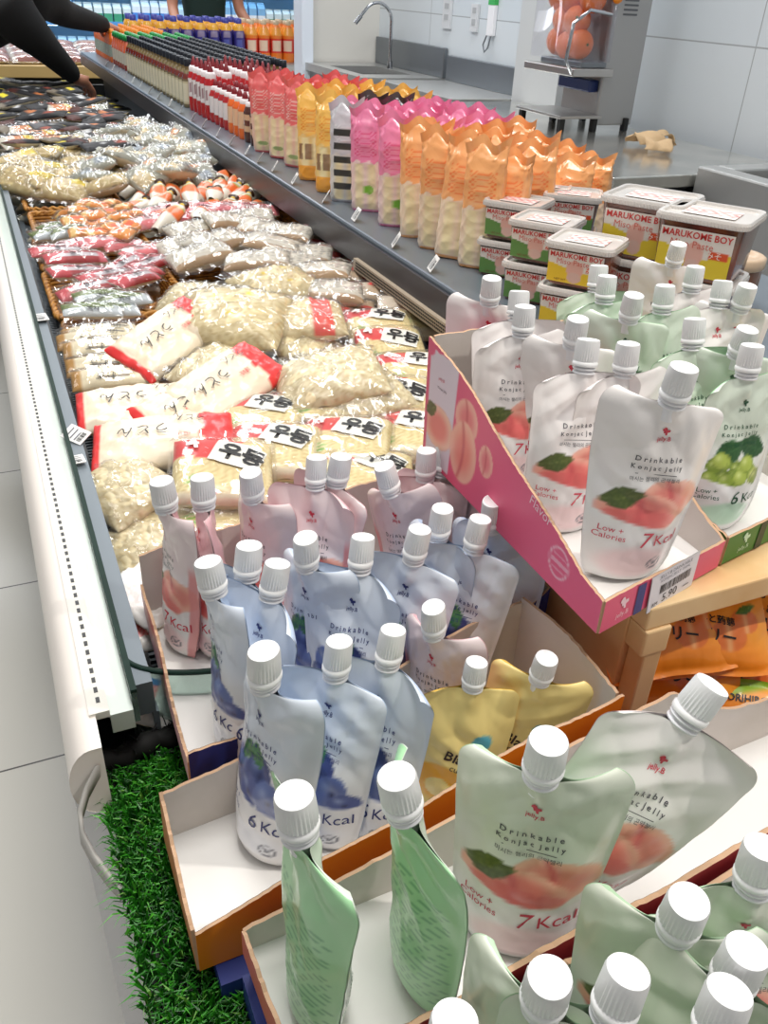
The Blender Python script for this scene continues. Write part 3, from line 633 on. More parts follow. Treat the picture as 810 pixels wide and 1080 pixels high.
price_label(ff, .066, .0115, .046, .028, 4, 'white barcode price label stuck on the front of the pink carton', '5.90')
price_label(fg_, .082, .0115, .046, .028, 4, 'white barcode price label stuck on the front of the green carton', '5.90')
# wooden crate
cr = empty('wooden_crate', (.45, .31, .86), 0, 'pale pine crate with shelf carrying the pink and green cartons', 'crate')
m_pine = mat('pine', (.92, .79, .60), .55, noise_col=((.84, .66, .44), 9), bump=.1, bscale=20)
for nm, lo, hi in (('top_board', (.331, .305, .981), (.62, .56, .9985)), ('side_board', (.331, .320, .845), (.345, .56, .981)), ('front_rail', (.331, .303, .960), (.352, .320, .981)), ('side_board', (.605, .32, .845), (.62, .56, .981)), ('lower_board', (.345, .32, .845), (.605, .56, .857)), ('corner_post', (.335, .304, .845), (.350, .3195, .960))):
    b = MB(); b.box(lo, hi); o = bevel(b.build(nm, m_pine, cr, smooth=False), .0015); o.location = -cr.location
b = MB(); b.box((.331, .28, .80), (.64, .57, .8448)); tag(b.build('crate_base', MATS['counter_white'], smooth=False), 'white block under the pine crate', 'base')

# ------------------------------------------------------------------ orange konjac snack bags under the crate
def make_snack(seed):
    root = empty('snack_bag'); w, h = .16, .10
    def fn(u, v, s=-1):
        u = np.asarray(u, float); v = np.asarray(v, float); a = np.clip(np.abs(u) / (w / 2), 0, 1); c = np.clip(np.abs(v) / (h / 2 * .88), 0, 1)
        t = .017 * (1 - a ** 3) * (1 - c ** 3) + .0004
        return np.stack([u, s * t + waves(u, v, seed, 5, 40, 120, 1) * .0016 * (1 if s < 0 else .5), v + .0015 * np.sin(u * 60 + seed)], -1)
    U, V = np.meshgrid(np.linspace(-w / 2, w / 2, 70), np.linspace(-h / 2, h / 2, 46)); X, Y = U * 1000, V * 1000
    c = np.ones(U.shape + (3,)) * np.array((.96, .56, .14)); c = mixc(c, (.98, .68, .22), sm(X * .5 + Y, -10, 30) * .6)
    c = mixc(c, (.55, .72, .16), sm(Y - .3 * X, 38, 46)); 
    for (cx, cy, r) in ((24, -6, 22), (48, 12, 18)):
        m, d, x, y = ell(X, Y, cx, cy, r, r * .8); c = mixc(c, (.90, .47, .20), m); c = mixc(c, (.98, .78, .55), m * np.exp(-((x) / .18) ** 2) * .7)
    c = leaf(c, X, Y, 52, 26, 16, 5, 20, (.20, .42, .12), (.4, .6, .3)); m = ell(X, Y, -58, 8, 15, 15)[0]; c = mixc(c, (.88, .42, .10), m)
    b = MB(); b.grid(fn(U, V), 0, c); b.grid(fn(U, V, 1), 0, (.85, .46, .12), flip=True)
    f2 = lambda u, v: fn(u, v) + np.array([0, -.0012, 0])
    put_text(b, 'ORIHIRO', .011, -.020, .026, f2, 1, (.12, .12, .12), bold=.02); put_text(b, '12', .030, -.060, .0, f2, 1, (.85, .16, .16), bold=.02); put_text(b, 'ぷるんと蒟蒻', .011, .0, .010, f2, 1, (.10, .08, .06), bold=.02, rot=-8); put_text(b, 'ゼリー', .018, .005, -.012, f2, 1, (.10, .08, .06), bold=.02, rot=-8); put_text(b, '個', .012, -.045, -.004, f2, 1, (.85, .16, .16))
    b.build('film_body', [M_gloss, M_ink], root); return root
sn = [make_snack(3), make_snack(8)]
spots = [(706, 706, .905, -6, -52, 0, 'orange snack bag with red 12 nearest the crate corner'), (765, 712, .900, 6, -46, 1, 'orange snack bag with black lettering in the middle under the crate'), (800, 655, .925, -4, -55, 0, 'green-topped orange snack bag under the green carton'),
         (740, 668, .935, 12, -60, 1, 'orange snack bag in the back row under the crate shelf'), (800, 765, .880, -8, -38, 1, 'orange snack bag lowest at the right edge'), (790, 735, .885, 14, -44, 0, 'orange snack bag overlapping the lowest one at the right edge'), (700, 668, .94, 20, -65, 1, 'orange snack bag deepest behind the pine corner post'), (745, 745, .875, -16, -40, 0, 'orange snack bag just behind the leaning white pouch')]
for px_1, py_1, z, rz, rx, k, lab in spots: p = atz(px_1, py_1, z); place(sn[k], p, (math.radians(rx * .8), 0, math.radians(rz - 30)), lab, 'snack bag', 'orange snack bags under the crate', .62)
b = MB(); b.box((.352, .272, .846), (.62, .303, .861)); tag(b.build('bag_tray', m_pine, smooth=False), 'thin pine board in front of the crate under the slumped orange bags', 'tray')

# ------------------------------------------------------------------ pouches in the cartons
GA = 'blueberry pouches in the orange carton'; GZb = 'blueberry pouches in the navy carton'; GZp = 'pink peach pouches in the navy carton'
put_pouch('blue', 1, 278, 686, ZA, -66, 'blueberry pouch standing alone at the torn left end of the orange carton', GA, (-.10, .04), 1.08)
put_pouch('blue', 0, 358, 676, ZA, -54, 'blueberry pouch in the orange carton, second from its torn left end', GA, (-.06, .0))
put_pouch('blue', 2, 415, 664, ZA + .002, -48, 'blueberry pouch in the orange carton overlapping the second one from behind', GA, (-.02, .02))
put_pouch('pink', 1, 457, 640, ZA + .002, -58, 'pale pouch with red logo in the orange carton left of the yellow pouches', GA, (-.02, -.04), .95)
put_pouch('yellow', 0, 503, 698, ZA + .002, -25, 'yellow pouch with pink-tinged cap in the orange carton, left of the two yellow ones', 'yellow pouches', (0, .05), .80)
put_pouch('yellow', 1, 577, 694, ZA + .002, -40, 'yellow and white pouch in the orange carton, right of the two yellow ones', 'yellow pouches', (-.05, .1), .82)
zb = [(219, 592, -72, 1, 'foremost left in the navy carton, turned edge-on'), (263, 575, -62, 0, 'second from the left in the navy carton'), (293, 594, -50, 2, 'leaning out beside the twin caps of the navy carton'), (322, 567, -42, 1, 'facing left in the second row of the navy carton'),
      (383, 566, -36, 2, 'with full Drinkable lettering in the middle of the navy carton'), (443, 558, -36, 0, 'third from the right front of the navy carton with wrinkled white face'), (467, 536, -32, 3, 'behind the wrinkled white-faced one, middle right of the navy carton'), (507, 547, -30, 0, 'at the front right of the navy carton with shiny wrinkled face'), (520, 528, -30, 1, 'second from the right end of the navy carton'), (538, 521, -28, 2, 'at the far right end of the navy carton against the pink box')]
for i, (x, y, yaw, v, t) in enumerate(zb): put_pouch('blue', v, x, y, ZZ, yaw - 14, 'blueberry pouch ' + t, GZb, (-.04, rnd.uniform(-.05, .08)))
zp = [(170, 507, -70, 1, 'at the far left end of the back row, seen edge-on'), (213, 503, -58, 3, 'second from the left in the back row'), (264, 498, -50, 1, 'third from the left in the back row'), (334, 482, -30, 2, 'fourth in the back row, facing the viewer squarely'), (360, 481, -60, 0, 'turned edge-on in the middle of the back row'),
      (405, 491, -38, 1, 'leaning left in the middle of the back row with curled corner'), (450, 475, -32, 0, 'second from the right of the back row'), (470, 470, -28, 2, 'at the right end of the back row by the pink carton')]
for i, (x, y, yaw, v, t) in enumerate(zp): put_pouch('pink', v, x, y, ZZ, yaw - 12, 'pink peach pouch ' + t, GZp, (rnd.uniform(-.06, .04), rnd.uniform(-.06, .06) if i != 5 else -.25))
# carton B
put_pouch('sage', 1, 579, 781, ZB, -36, 'grey-green peach pouch facing the viewer in the nearest white lined carton', 'peach pouches in the red-rimmed carton', (-.05, .0), 1.04)
put_pouch('peach', 2, 752, 722, ZB, -34, 'white peach pouch leaning right beside the grey-green one', 'peach pouches in the red-rimmed carton', (-.04, .42), 1.04)
put_pouch('grape', 0, 310, 838, ZB, 84, 'mint green pouch seen from its striped back, left of the two', 'mint backed pouches', (.0, .04))
put_pouch('grape', 2, 418, 818, ZB, 86, 'mint green pouch seen from its striped back, right of the two', 'mint backed pouches', (.0, .06))
zc = [(727, 950, -40, 1, 'with its cap bottom right, nearest behind the red rim'), (806, 893, -35, 0, 'at the right edge of the view just under the red rim'), (663, 1024, -48, 2, 'in the front row at the bottom edge, third cap from the right'), (580, 1030, -55, 1, 'in the front row at the bottom edge, left of the others'), (789, 1002, -42, 3, 'at the bottom right corner of the view'), (480, 1075, -58, 0, 'leftmost, barely showing at the bottom edge'), (770, 1045, -38, 2, 'lowest one at the bottom right, close to the camera')]
for x, y, yaw, v, t in zc: put_pouch('sage', v, x, y, ZC, yaw, 'sage green pouch ' + t, 'sage green pouches in the nearest carton', (-.03, rnd.uniform(-.04, .06)), 1.0)
# pink carton and its neighbours
GP = 'white peach pouches on the pine crate'; GG = 'grape pouches on the pine crate'
zp = [(722, 387, -14, 1, 'peach', 'at the very front of the pink carton showing 7 Kcal'), (663, 362, -16, 0, 'peach', 'second from the front in the pink carton showing its leaf'), (621, 358, -18, 2, 'peach', 'in the pink carton, third from the front on the left side'), (610, 336, -18, 1, 'peach', 'in the middle of the pink carton with crumpled face'), (554, 323, -22, 0, 'peach', 'left side of the pink carton, fourth from the front'), (548, 307, -24, 2, 'peach', 'left side of the pink carton, second from the back'), (519, 293, -26, 1, 'peach', 'at the back left corner of the pink carton'),
      (641, 291, -20, 0, 'grape', 'pale green, left one of the rear pair behind the pink carton'), (632, 280, -20, 2, 'grape', 'pale green, furthest left at the rear of the crate'), (669, 311, -20, 1, 'grape', 'pale green, in the centre of the crate behind the wrinkled peach ones'), (702, 301, -18, 0, 'grape', 'pale green, right of the central one on the crate'), (733, 336, -14, 2, 'grape', 'pale green, behind the front peach pouch'), (789, 347, -10, 1, 'grape', 'right side of the crate, second grape row'), (794, 364, -12, 0, 'grape', 'at the right front of the green carton showing grapes and 6 Kcal'),
      (716, 257, -16, 1, 'peach', 'furthest back against the tubs, with the highest cap'), (734, 281, -14, 0, 'peach', 'rear right, between the highest cap and the right edge'), (763, 296, -18, 2, 'peach', 'rear right, leaning, third from the right edge'), (789, 301, -12, 1, 'peach', 'rear right corner by the round tub')]
for x, y, yaw, v, k, t in zp: put_pouch(k, v, x, y, ZP, yaw, dict(peach='white peach pouch ', grape='grape pouch ')[k] + t, GP if k == 'peach' else GG, (rnd.uniform(-.05, .02), rnd.uniform(-.03, .06)), .96 if y > 380 else .87)
ORD = ['first', 'second', 'third', 'fourth', 'fifth', 'sixth', 'seventh', 'eighth', 'ninth', 'tenth', 'eleventh', 'twelfth', 'thirteenth', 'fourteenth', 'fifteenth', 'sixteenth', 'seventeenth', 'eighteenth', 'nineteenth', 'twentieth', 'twenty-first', 'twenty-second', 'twenty-third', 'twenty-fourth', 'twenty-fifth', 'twenty-sixth', 'twenty-seventh', 'twenty-eighth', 'twenty-ninth', 'thirtieth']; ORD += [t + '-' + u for t in ('thirty', 'forty') for u in ORD[:9]]
# ------------------------------------------------------------------ woven baskets
m_wick = mat('wicker', (.80, .57, .25), .55, noise_col=((.60, .38, .13), 60))
def rrect(w, l, r, n=10):
    P = []
    for cx, cy, a0 in ((w / 2 - r, l / 2 - r, 0), (-w / 2 + r, l / 2 - r, 90), (-w / 2 + r, -l / 2 + r, 180), (w / 2 - r, -l / 2 + r, 270)):
        for k in range(n): a = math.radians(a0 + 90 * k / (n - 1)); P.append((cx + r * math.cos(a), cy + r * math.sin(a)))
    out = []
    for i in range(len(P)):                      # resample evenly
        a = Vector(P[i]); b_ = Vector(P[(i + 1) % len(P)]); m = max(1, int((b_ - a).length / .006))
        for k in range(m): out.append(tuple(a.lerp(b_, k / m)))
    return out
def make_basket(w, l, h=.045):
    root = empty('wicker_basket'); mb = MB()
    for j in range(7):
        z = .004 + (h - .006) * j / 6; s = .88 + .12 * j / 6; P = rrect(w * s, l * s, .012)
        if len(P) % 2: P = P[:-1]
        pts = []
        for i, (x, y) in enumerate(P):
            d = Vector((x, y)).normalized() * (.0016 if (i + j) % 2 else -.0016); pts.append((x + d.x, y + d.y, z))
        mb.tube(pts, .0034, 5, closed=True)
    mb.build('weave', m_wick, root); mb = MB(); P = rrect(w * 1.02, l * 1.02, .014)
    for ph in (0, math.pi):
        mb.tube([(x + .003 * math.cos(i * 1.1 + ph), y + .003 * math.cos(i * 1.1 + ph), h + .003 * math.sin(i * 1.1 + ph)) for i, (x, y) in enumerate(P)], .0036, 5, closed=True)
    mb.build('braided_rim', m_wick, root); mb = MB(); mb.box((-w * .43, -l * .43, 0), (w * .43, l * .43, .004)); mb.build('base', m_wick, root, smooth=False)
    return root
bk = [((87, 398), (103, 470), 'nearest basket on the left side under the red-ended udon packs'), ((63, 338), (86, 395), 'basket of gold and white rolls, second from the near end'), ((44, 287), (60, 334), 'basket holding pea packs and dark red packs'),
      ((35, 252), (44, 284), 'basket of pink and dark red packs'), ((31, 224), (36, 248), 'basket of small orange packs'), ((17, 199), (30, 220), 'farthest left basket with a nearly empty floor')]
for (x0, y0), (x1, y1), t in bk:
    a = atz(x0, y0, .870); c = atz(x1, y1, .870); l = a.y - c.y - .006; xl = (a.x + c.x) / 2 + .004; w = .20
    o = make_basket(w, l); place(o, (xl + w / 2, (a.y + c.y) / 2, .822), (0, 0, 0), 'golden wicker ' + t, 'basket', 'wicker baskets in the freezer')
for px, py, t in ((185, 262, 'middle basket under the white and brown bags'), (262, 232, 'right hand basket under the wrapped bundles'), (160, 268, 'middle basket beside the dark red packs'), (200, 300, 'basket edge behind the large clear noodle bag')):
    a = atz(px, py, .85); place(make_basket(.20, .17), (a.x, a.y, .802), (0, 0, .05), 'golden wicker ' + t, 'basket', 'wicker baskets in the freezer')

# ------------------------------------------------------------------ wrapped food packs
def make_pack(name, w, l, h, colfn, texts=(), seed=1, film=True, fins=.012, n=42, amp=.002, body='gloss', flat=3.0, sticker=None, filmamp=.0028, wob=0, bcol=(.85, .80, .68)):
    root = empty(name); r = np.random.RandomState(seed)
    def fn(u, v, s=1, g=0.):
        u = np.asarray(u, float); v = np.asarray(v, float); a = np.clip(np.abs(u) / (w / 2 + g), 0, 1); c = np.clip(np.abs(v) / (l / 2 + g), 0, 1)
        t = (h / 2 + g * .5) * np.maximum((1 - a ** flat), 0) ** .5 * np.maximum((1 - c ** flat), 0) ** .5
        am = filmamp if g else amp
        z = h / 2 + s * t + waves(u, v, seed + (50 if g else 0) + (7 if s > 0 else 0), 6, 50, 200 if not g else 130, ridge=1) * am * (1 if s > 0 else .4)
        return np.stack([u + wob * np.sin(v * 30), v + wob * np.sin(u * 40), z], -1)
    U, V = np.meshgrid(np.sin(np.linspace(-1, 1, n) * math.pi / 2) * w / 2, np.sin(np.linspace(-1, 1, n) * math.pi / 2) * l / 2)
    b = MB(); b.grid(fn(U, V), 0, colfn(U * 1000, V * 1000)); b.grid(fn(U, V, -1), 0, bcol, flip=True)
    if sticker:
        cx, cy, sw, sl, rot = sticker; a = math.radians(rot); g = np.meshgrid(np.linspace(-sw / 2, sw / 2, 8), np.linspace(-sl / 2, sl / 2, 8))
        su = lambda x, y: (cx + x * math.cos(a) - y * math.sin(a), cy + x * math.sin(a) + y * math.cos(a))
        b.grid(fn(*su(g[0], g[1])) + np.array([0, 0, .0022]), 1, (.93, .93, .90))
    for (s, size, x, y, col, kw) in texts: put_text(b, s, size, x, y, lambda p, q: fn(p, q) + np.array([0, 0, .0032]), 1, col, **kw)
    b.build('filling' if film else 'wrapped_body', [M_gloss if body == 'gloss' else M_paper, M_ink], root)
    if film:
        g = .005; b = MB(); U, V = np.meshgrid(np.linspace(-w / 2 - g, w / 2 + g, 30), np.linspace(-l / 2 - g, l / 2 + g, 30)); b.grid(fn(U, V, 1, g))
        if fins:
            for s in (-1, 1):
                yy = np.linspace(0, fins, 4); xx = np.linspace(-w / 2, w / 2, 30); X, Y = np.meshgrid(xx, yy)
                b.grid(np.stack([X * (1 + Y * 3), s * (l / 2 + g + Y), h / 2 + np.sin(X * 260 + seed) * .0022 * (Y / fins) + .004 * (Y / fins) * r.uniform(-1, 1.5)], -1), flip=s < 0)
        b.build('clear_wrapper', M_film, root)
    return root
def noodle(X, Y, seed=1, base=(.90, .85, .70), dark=(.70, .60, .42), f=1.1):
    q = np.sin((X * .4 + Y * .9) * f + 2.2 * np.sin(X * .07 + seed) + 1.8 * np.sin(Y * .06 + X * .03 + seed * 2)); q2 = np.sin((X * .9 - Y * .3) * f * .8 + 2.5 * np.sin(Y * .08 + seed))
    m = np.clip(np.maximum(-q, -q2 * .7) * 1.1 - .35, 0, 1); c = np.ones(X.shape + (3,)) * np.array(base); return mixc(c, dark, m * .8)
RED = (.90, .20, .20)
def c_udon(seed):
    def fn(X, Y):
        c = noodle(X, Y, seed, (.93, .87, .66), (.76, .65, .42)); c = mixc(c, (.90, .86, .74), (np.abs(Y) > 40).astype(float) * .7)
        m = ((Y > 12 - (X + 50) * .16) & (X < 12 + (Y - 20) * .5) & (X < 30)).astype(float); c = mixc(c, (.88, .22, .22), m * .96)
        m = ell(X, Y, -28, -26, 9, 8, 0, .3)[0] * (np.sin(X * 1.6 + Y) > -.2); c = mixc(c, (.45, .72, .28), m * .9); return mixc(c, (.96, .92, .85), ((Y < -38)).astype(float) * .5)
    return fn
U1 = [make_pack('udon_pack', .100, .092, .030, c_udon(k), [('우동', .026, .015, .003, (.06, .06, .06), dict(rot=-20, bold=.035)), ('4', .026, -.030, .020, (.99, .97, .95), dict(rot=8, bold=.03))], seed=k, filmamp=.0015, amp=.0014, flat=5, sticker=(.014, .012, .052, .036, -20)) for k in (1, 2, 3)]
def U_at(px, py, z, rz, k, label, tilt=(.12, .0), grp='square udon packs with black lettering', protos=U1, cat='noodle pack', sc=1, h=.03):
    p = atz(px, py, z); place(protos[k % len(protos)], (p.x, p.y, z - h * .9), (tilt[0], tilt[1], math.radians(rz)), label, cat, grp, sc)
ud = [(233, 487, .905, -14, 'udon pack with black lettering on a white sticker, nearest of the freezer stack'), (233, 530, .872, -18, 'udon pack lying directly under the nearest stacked udon pack'), (236, 562, .845, -10, 'lowest udon pack in the near stack, half behind the pink pouches'),
      (289, 466, .895, -24, 'udon pack right of the nearest one, its sticker at the right edge'), (274, 432, .895, -22, 'udon pack behind the second one, beside the red bag tails'), (345, 422, .895, -24, 'udon pack in the middle right with large red corner and number 4'),
      (366, 458, .895, -26, 'udon pack right in front of the middle one, above the pink pouches'), (386, 492, .885, -24, 'udon pack partly hidden behind the pink pouch caps at right'), (415, 415, .895, -14, 'udon pack with sticker lying nearest to the pink carton'),
      (432, 450, .885, -20, 'udon pack touching the pink carton below the stickered one'), (438, 385, .895, -12, 'udon pack with red corner right beside the sloping pink carton top'), (400, 337, .90, -12, 'udon pack with clear black lettering near the perforated strip'),
      (441, 332, .885, -16, 'udon pack tucked under the perforated shelf edge'), (412, 360, .89, -12, 'udon pack between the lettered one and the pink carton'), (310, 500, .87, -20, 'udon pack under the second row, right above the pink pouch row'),
      (290, 530, .85, -24, 'udon pack low in the gap behind the pink pouches'), (350, 385, .885, -30, 'udon pack half covered by the clear bag in the middle')]
for i, (x, y, z, rz, t) in enumerate(ud): U_at(x, y, z, rz, i, t, (rnd.uniform(.05, .3), rnd.uniform(-.1, .1)))
# big udon packs with red ends
def c_big(X, Y):
    c = np.ones(X.shape + (3,)) * np.array((.92, .85, .74)); c = mixc(c, (.95, .91, .83), (np.sin(Y * .13 + np.sin(X * .05)) * .5 + .5) * .7)
    m = ((X > 42 + 3 * np.sin(Y * .2)) | (X < -66)).astype(float); return mixc(c, (.91, .22, .22), m)
U2 = [make_pack('udon_pack', .150, .082, .032, c_big, [('うどん', .019, -.020, .008, (.25, .25, .25), dict(rot=184)), ('讃岐', .008, .022, -.008, (.85, .3, .3), dict(rot=184)), ('うどん', .012, .030, .022, (.3, .3, .3), dict(rot=176))], seed=11 + k, film=False, amp=.0035, flat=4) for k in (0, 1)]
for x, y, z, rz, tl, t in ((150, 420, .895, -6, (.15, 0), 'red-ended white udon pack lying flat in the nearest basket, upper one'), (173, 455, .900, -12, (.2, -.05), 'red-ended white udon pack lying flat in the nearest basket, lower one'), (176, 345, .925, 32, (.35, -.25), 'large red-topped udon pack standing slanted between the baskets'), (236, 395, .915, 28, (.3, -.2), 'red-topped udon pack leaning behind the square udon packs'), (208, 418, .90, 22, (.3, -.1), 'red-topped udon pack squeezed beside the leaning one')):
    U_at(x, y, z, rz, int(x), t, tl, 'large udon packs with red ends', U2)
# clear puffed bags
def c_nd(s, base=(.90, .85, .70), dark=(.72, .62, .42)): return lambda X, Y: noodle(X, Y, s, base, dark, .8)
def c_ylw(s):
    def fn(X, Y):
        c = noodle(X, Y, s, (.90, .84, .67), (.70, .60, .38), .8)
        for cx, cy in ((-22, 12), (18, 20), (4, -22)): c = mixc(c, (.93, .82, .18), ell(X, Y, cx, cy, 4.5, 3.5)[0])
        return c
    return fn
def c_redband(X, Y): return mixc(noodle(X, Y, 4, (.90, .84, .68), (.70, .60, .40), .8), (.92, .33, .28), ((np.abs(X - 30) < 16)).astype(float))
Bg = [make_pack('noodle_bag', .13, .11, .055, c_ylw(5), seed=21, filmamp=.009, amp=.004, flat=2.4, fins=.02), make_pack('noodle_bag', .12, .10, .05, c_nd(8), seed=22, filmamp=.010, amp=.004, flat=2.2, fins=.02), make_pack('noodle_bag', .13, .10, .05, c_redband, seed=23, filmamp=.008, amp=.004, flat=2.5, fins=.018)]
for x, y, z, rz, k, sc, t in ((246, 325, .935, -30, 0, 1.15, 'large clear noodle bag with small yellow dots on top of the heap'), (292, 292, .925, 15, 0, 1.0, 'clear noodle bag with yellow dots beside the largest one'), (228, 372, .915, 40, 1, .9, 'clear knotted bag between the red-topped udon packs and the heap'), (318, 322, .935, -14, 2, .95, 'clear bag with a broad red band on the heap'), (352, 385, .925, -10, 1, 1.1, 'crumpled clear bag in the middle with pink clover print'),
                             (385, 400, .915, 10, 1, .9, 'crumpled clear bag right behind the middle udon packs'), (132, 492, .895, -66, 1, .82, 'milky clear bag sagging over the near left basket corner'), (155, 555, .865, -74, 1, .85, 'long clear bag with beige noodles against the vent grille'), (325, 355, .905, 35, 1, .9, 'clear bag between the red-banded one and the crumpled one'), (205, 300, .905, -40, 1, .85, 'clear pack with pink print left of the yellow-dotted bag')):
    U_at(x, y, z, rz, k, t, (rnd.uniform(.1, .35), rnd.uniform(-.2, .2)), 'puffed clear noodle bags', Bg, 'noodle bag', sc, .05)
# small packs
def flatc(base, marks, seed=1):
    def fn(X, Y):
        c = np.ones(X.shape + (3,)) * np.array(base) * (1 + .06 * waves(X, Y, seed, 4, .05, .2)[..., None])
        for (x0, x1, y0, y1, col) in marks: c = mixc(c, col, ((X > x0) & (X < x1) & (Y > y0) & (Y < y1)).astype(float))
        return np.clip(c, 0, 1)
    return fn
blk = (.12, .12, .12); wht = (.93, .92, .89)
gold = [make_pack('noodle_roll', .105, .038, .026, flatc((.92, .87, .74), [(-55, -40, -30, 30, (.75, .55, .22)), (-20, 20, -12, -6, (.55, .50, .42)), (10, 40, 4, 10, (.35, .32, .28))], k), [('むぎ', .013, -.01, -.004, blk, dict(rot=175)), ('切', .012, .025, -.004, blk, {})], seed=31 + k, n=26, fins=.006) for k in (0, 1)]
for i, (x, y) in enumerate(((104, 346), (108, 361), (112, 378), (120, 391), (100, 352))): U_at(x, y, .885 + .006 * (i % 2), -4, i, ['gold and cream roll pack at the back of its basket', 'second gold and cream roll pack from the back', 'gold and cream roll pack in the middle of its basket', 'gold and cream roll pack at the front of its basket', 'gold and cream roll pack showing only its left tip'][i], (.25, 0), 'gold and cream rolls in the basket', gold, 'noodle pack', 1, .025)
redm = [make_pack('red_noodle_pack', .105, .034, .022, flatc((.72, .16, .18), [(-60, -20, -20, 20, (.86, .30, .34)), (-30, 45, -9, 3, (.88, .86, .88)), (40, 60, -20, 20, (.92, .45, .5))], k), [('쫄면', .011, .0, -.007, blk, dict(bold=.02, rot=4)), ('사리', .009, .03, -.007, blk, dict(rot=4))], seed=41 + k, n=24, fins=.006) for k in (0, 1)]
pink = [make_pack('pink_pack', .09, .034, .022, flatc((.92, .48, .50), [(-30, 30, -5, 5, (.96, .84, .84)), (10, 26, -20, 20, (.80, .22, .28))], 3), [('만두', .010, -.01, -.004, blk, dict(bold=.02))], seed=45, n=24, fins=.006)]
pea = [make_pack('green_pack', .085, .032, .020, lambda X, Y: mixc(mixc(np.ones(X.shape + (3,)) * np.array((.45, .52, .16)), (.30, .38, .10), (np.sin(X * .7) * np.sin(Y * .7) > .2).astype(float)), (.80, .83, .85), ((Y < -5) | (X > 32)).astype(float)), [('녹차', .010, .0, -.013, blk, dict(bold=.02))], seed=47, n=24, fins=.006)]
rm = [(82, 283, redm, 18), (95, 300, redm, 12), (78, 268, redm, 8), (112, 287, redm, 28), (128, 277, redm, 40), (140, 290, redm, 45), (150, 285, pink, 50), (90, 255, pink, 10), (112, 252, pink, 15), (130, 256, pink, 20), (72, 258, pink, 5), (150, 262, pink, 30), (155, 275, redm, 40), (62, 262, redm, 8), (105, 308, pea, 8), (115, 322, pea, 4), (128, 312, pea, 10), (95, 322, pea, 2), (60, 236, pea, 30), (54, 243, pea, 24), (72, 240, pea, 20)]
pos_words = ['at the front of the red basket', 'lowest in the red basket', 'left side of the red basket', 'slanted at the right of the red basket', 'behind the slanted ones', 'beside the gold basket corner', 'at the right end of the red heap', 'in the back half of the red basket', 'in the middle of the pink row', 'right of the middle in the pink row', 'at the left end of the pink row', 'where the pink row meets the clear bags', 'between the pink row and the clear bags', 'at the left tip of the pink basket', 'in front of the dark red packs', 'lowest in its basket', 'right above the gold rolls', 'left corner above the gold rolls', 'at the left of the orange packs', 'leftmost beside the orange packs', 'touching the orange packs']
for i, (x, y, pr_, rz) in enumerate(rm): U_at(x, y, .888 + .004 * (i % 3), rz, i, {id(redm): 'dark red pack with black and white label ', id(pink): 'pink wrapped pack ', id(pea): 'green pack with grey label '}[id(pr_)] + pos_words[i], (.2, rnd.uniform(-.15, .15)), {id(redm): 'dark red packs', id(pink): 'pink wrapped packs', id(pea): 'green packs'}[id(pr_)], pr_, 'food pack', 1, .02)
orp = [make_pack('orange_pack', .045, .032, .022, flatc((.97, .62, .22), [(-8, 12, -6, 6, (.95, .40, .12)), (-20, -12, -20, 20, (.98, .82, .5))], k), seed=51 + k, n=18, fins=.005) for k in (0, 1)]
q = 0
for (x, y) in sorted([(78, 232), (92, 238), (106, 236), (120, 240), (134, 238), (84, 222), (98, 226), (112, 224), (126, 228), (140, 226), (90, 214), (104, 216), (118, 214), (132, 218), (74, 224), (86, 244), (100, 245), (114, 244), (128, 246)]):
    U_at(x, y, .89 + rnd.uniform(-.005, .012), rnd.uniform(-60, 60), q, 'small bright orange wrapped pack in the left wicker basket, %s from the left' % ORD[q % 19], (rnd.uniform(-.3, .5), rnd.uniform(-.3, .3)), 'small orange packs in the basket', orp, 'food pack', 1.15, .02); q += 1
brn = [make_pack('white_noodle_bag', .115, .06, .034, lambda X, Y: mixc(mixc(noodle(X, Y, 9, (.90, .88, .83), (.80, .76, .68), .5), (.68, .50, .30), (Y < -22).astype(float) * .7), (.45, .42, .40), ((np.sin(X * .5 + np.sin(Y)) > .8) & (np.abs(Y) < 14)).astype(float) * .6), [('손칼국수', .011, .0, .004, (.3, .28, .27), dict(rot=8))], seed=61 + k, n=28, filmamp=.006) for k in (0, 1)]
WB = [205, 212, 228, 262, 280, 290, 305, 272, 243, 318, 300, 336, 196, 260, 345, 330]
for i, (x, y, rz) in enumerate(((205, 236, 14), (212, 262, 8), (228, 248, 20), (262, 250, -30), (280, 236, -35), (290, 252, -30), (305, 268, -28), (272, 268, -20), (243, 228, 10), (318, 262, -25), (300, 240, -35), (336, 280, -30), (196, 252, 20), (260, 224, -10), (345, 300, -20), (330, 300, -25))):
    U_at(x, y, .905 + .006 * (i % 3), rz, i, 'white bag of flat noodles with brown edge, %s from the left across the middle heap' % ORD[sorted(WB).index(x)], (rnd.uniform(.05, .4), rnd.uniform(-.2, .2)), 'white noodle bags with brown edges', brn, 'noodle bag', 1, .034)
tt = [make_pack('rice_cake_pack', .085, .05, .026, flatc((.80, .70, .58), [(-60, -10, -30, 30, (.86, .80, .72)), (18, 60, -30, -5, (.86, .25, .22)), (-10, 14, 5, 16, (.90, .30, .28))], k), [('떡', .014, .0, -.008, blk, {})], seed=71 + k, n=24) for k in (0, 1)]
RC = [356, 372, 388, 395, 418, 425, 368, 340, 322, 352, 368.5, 345]
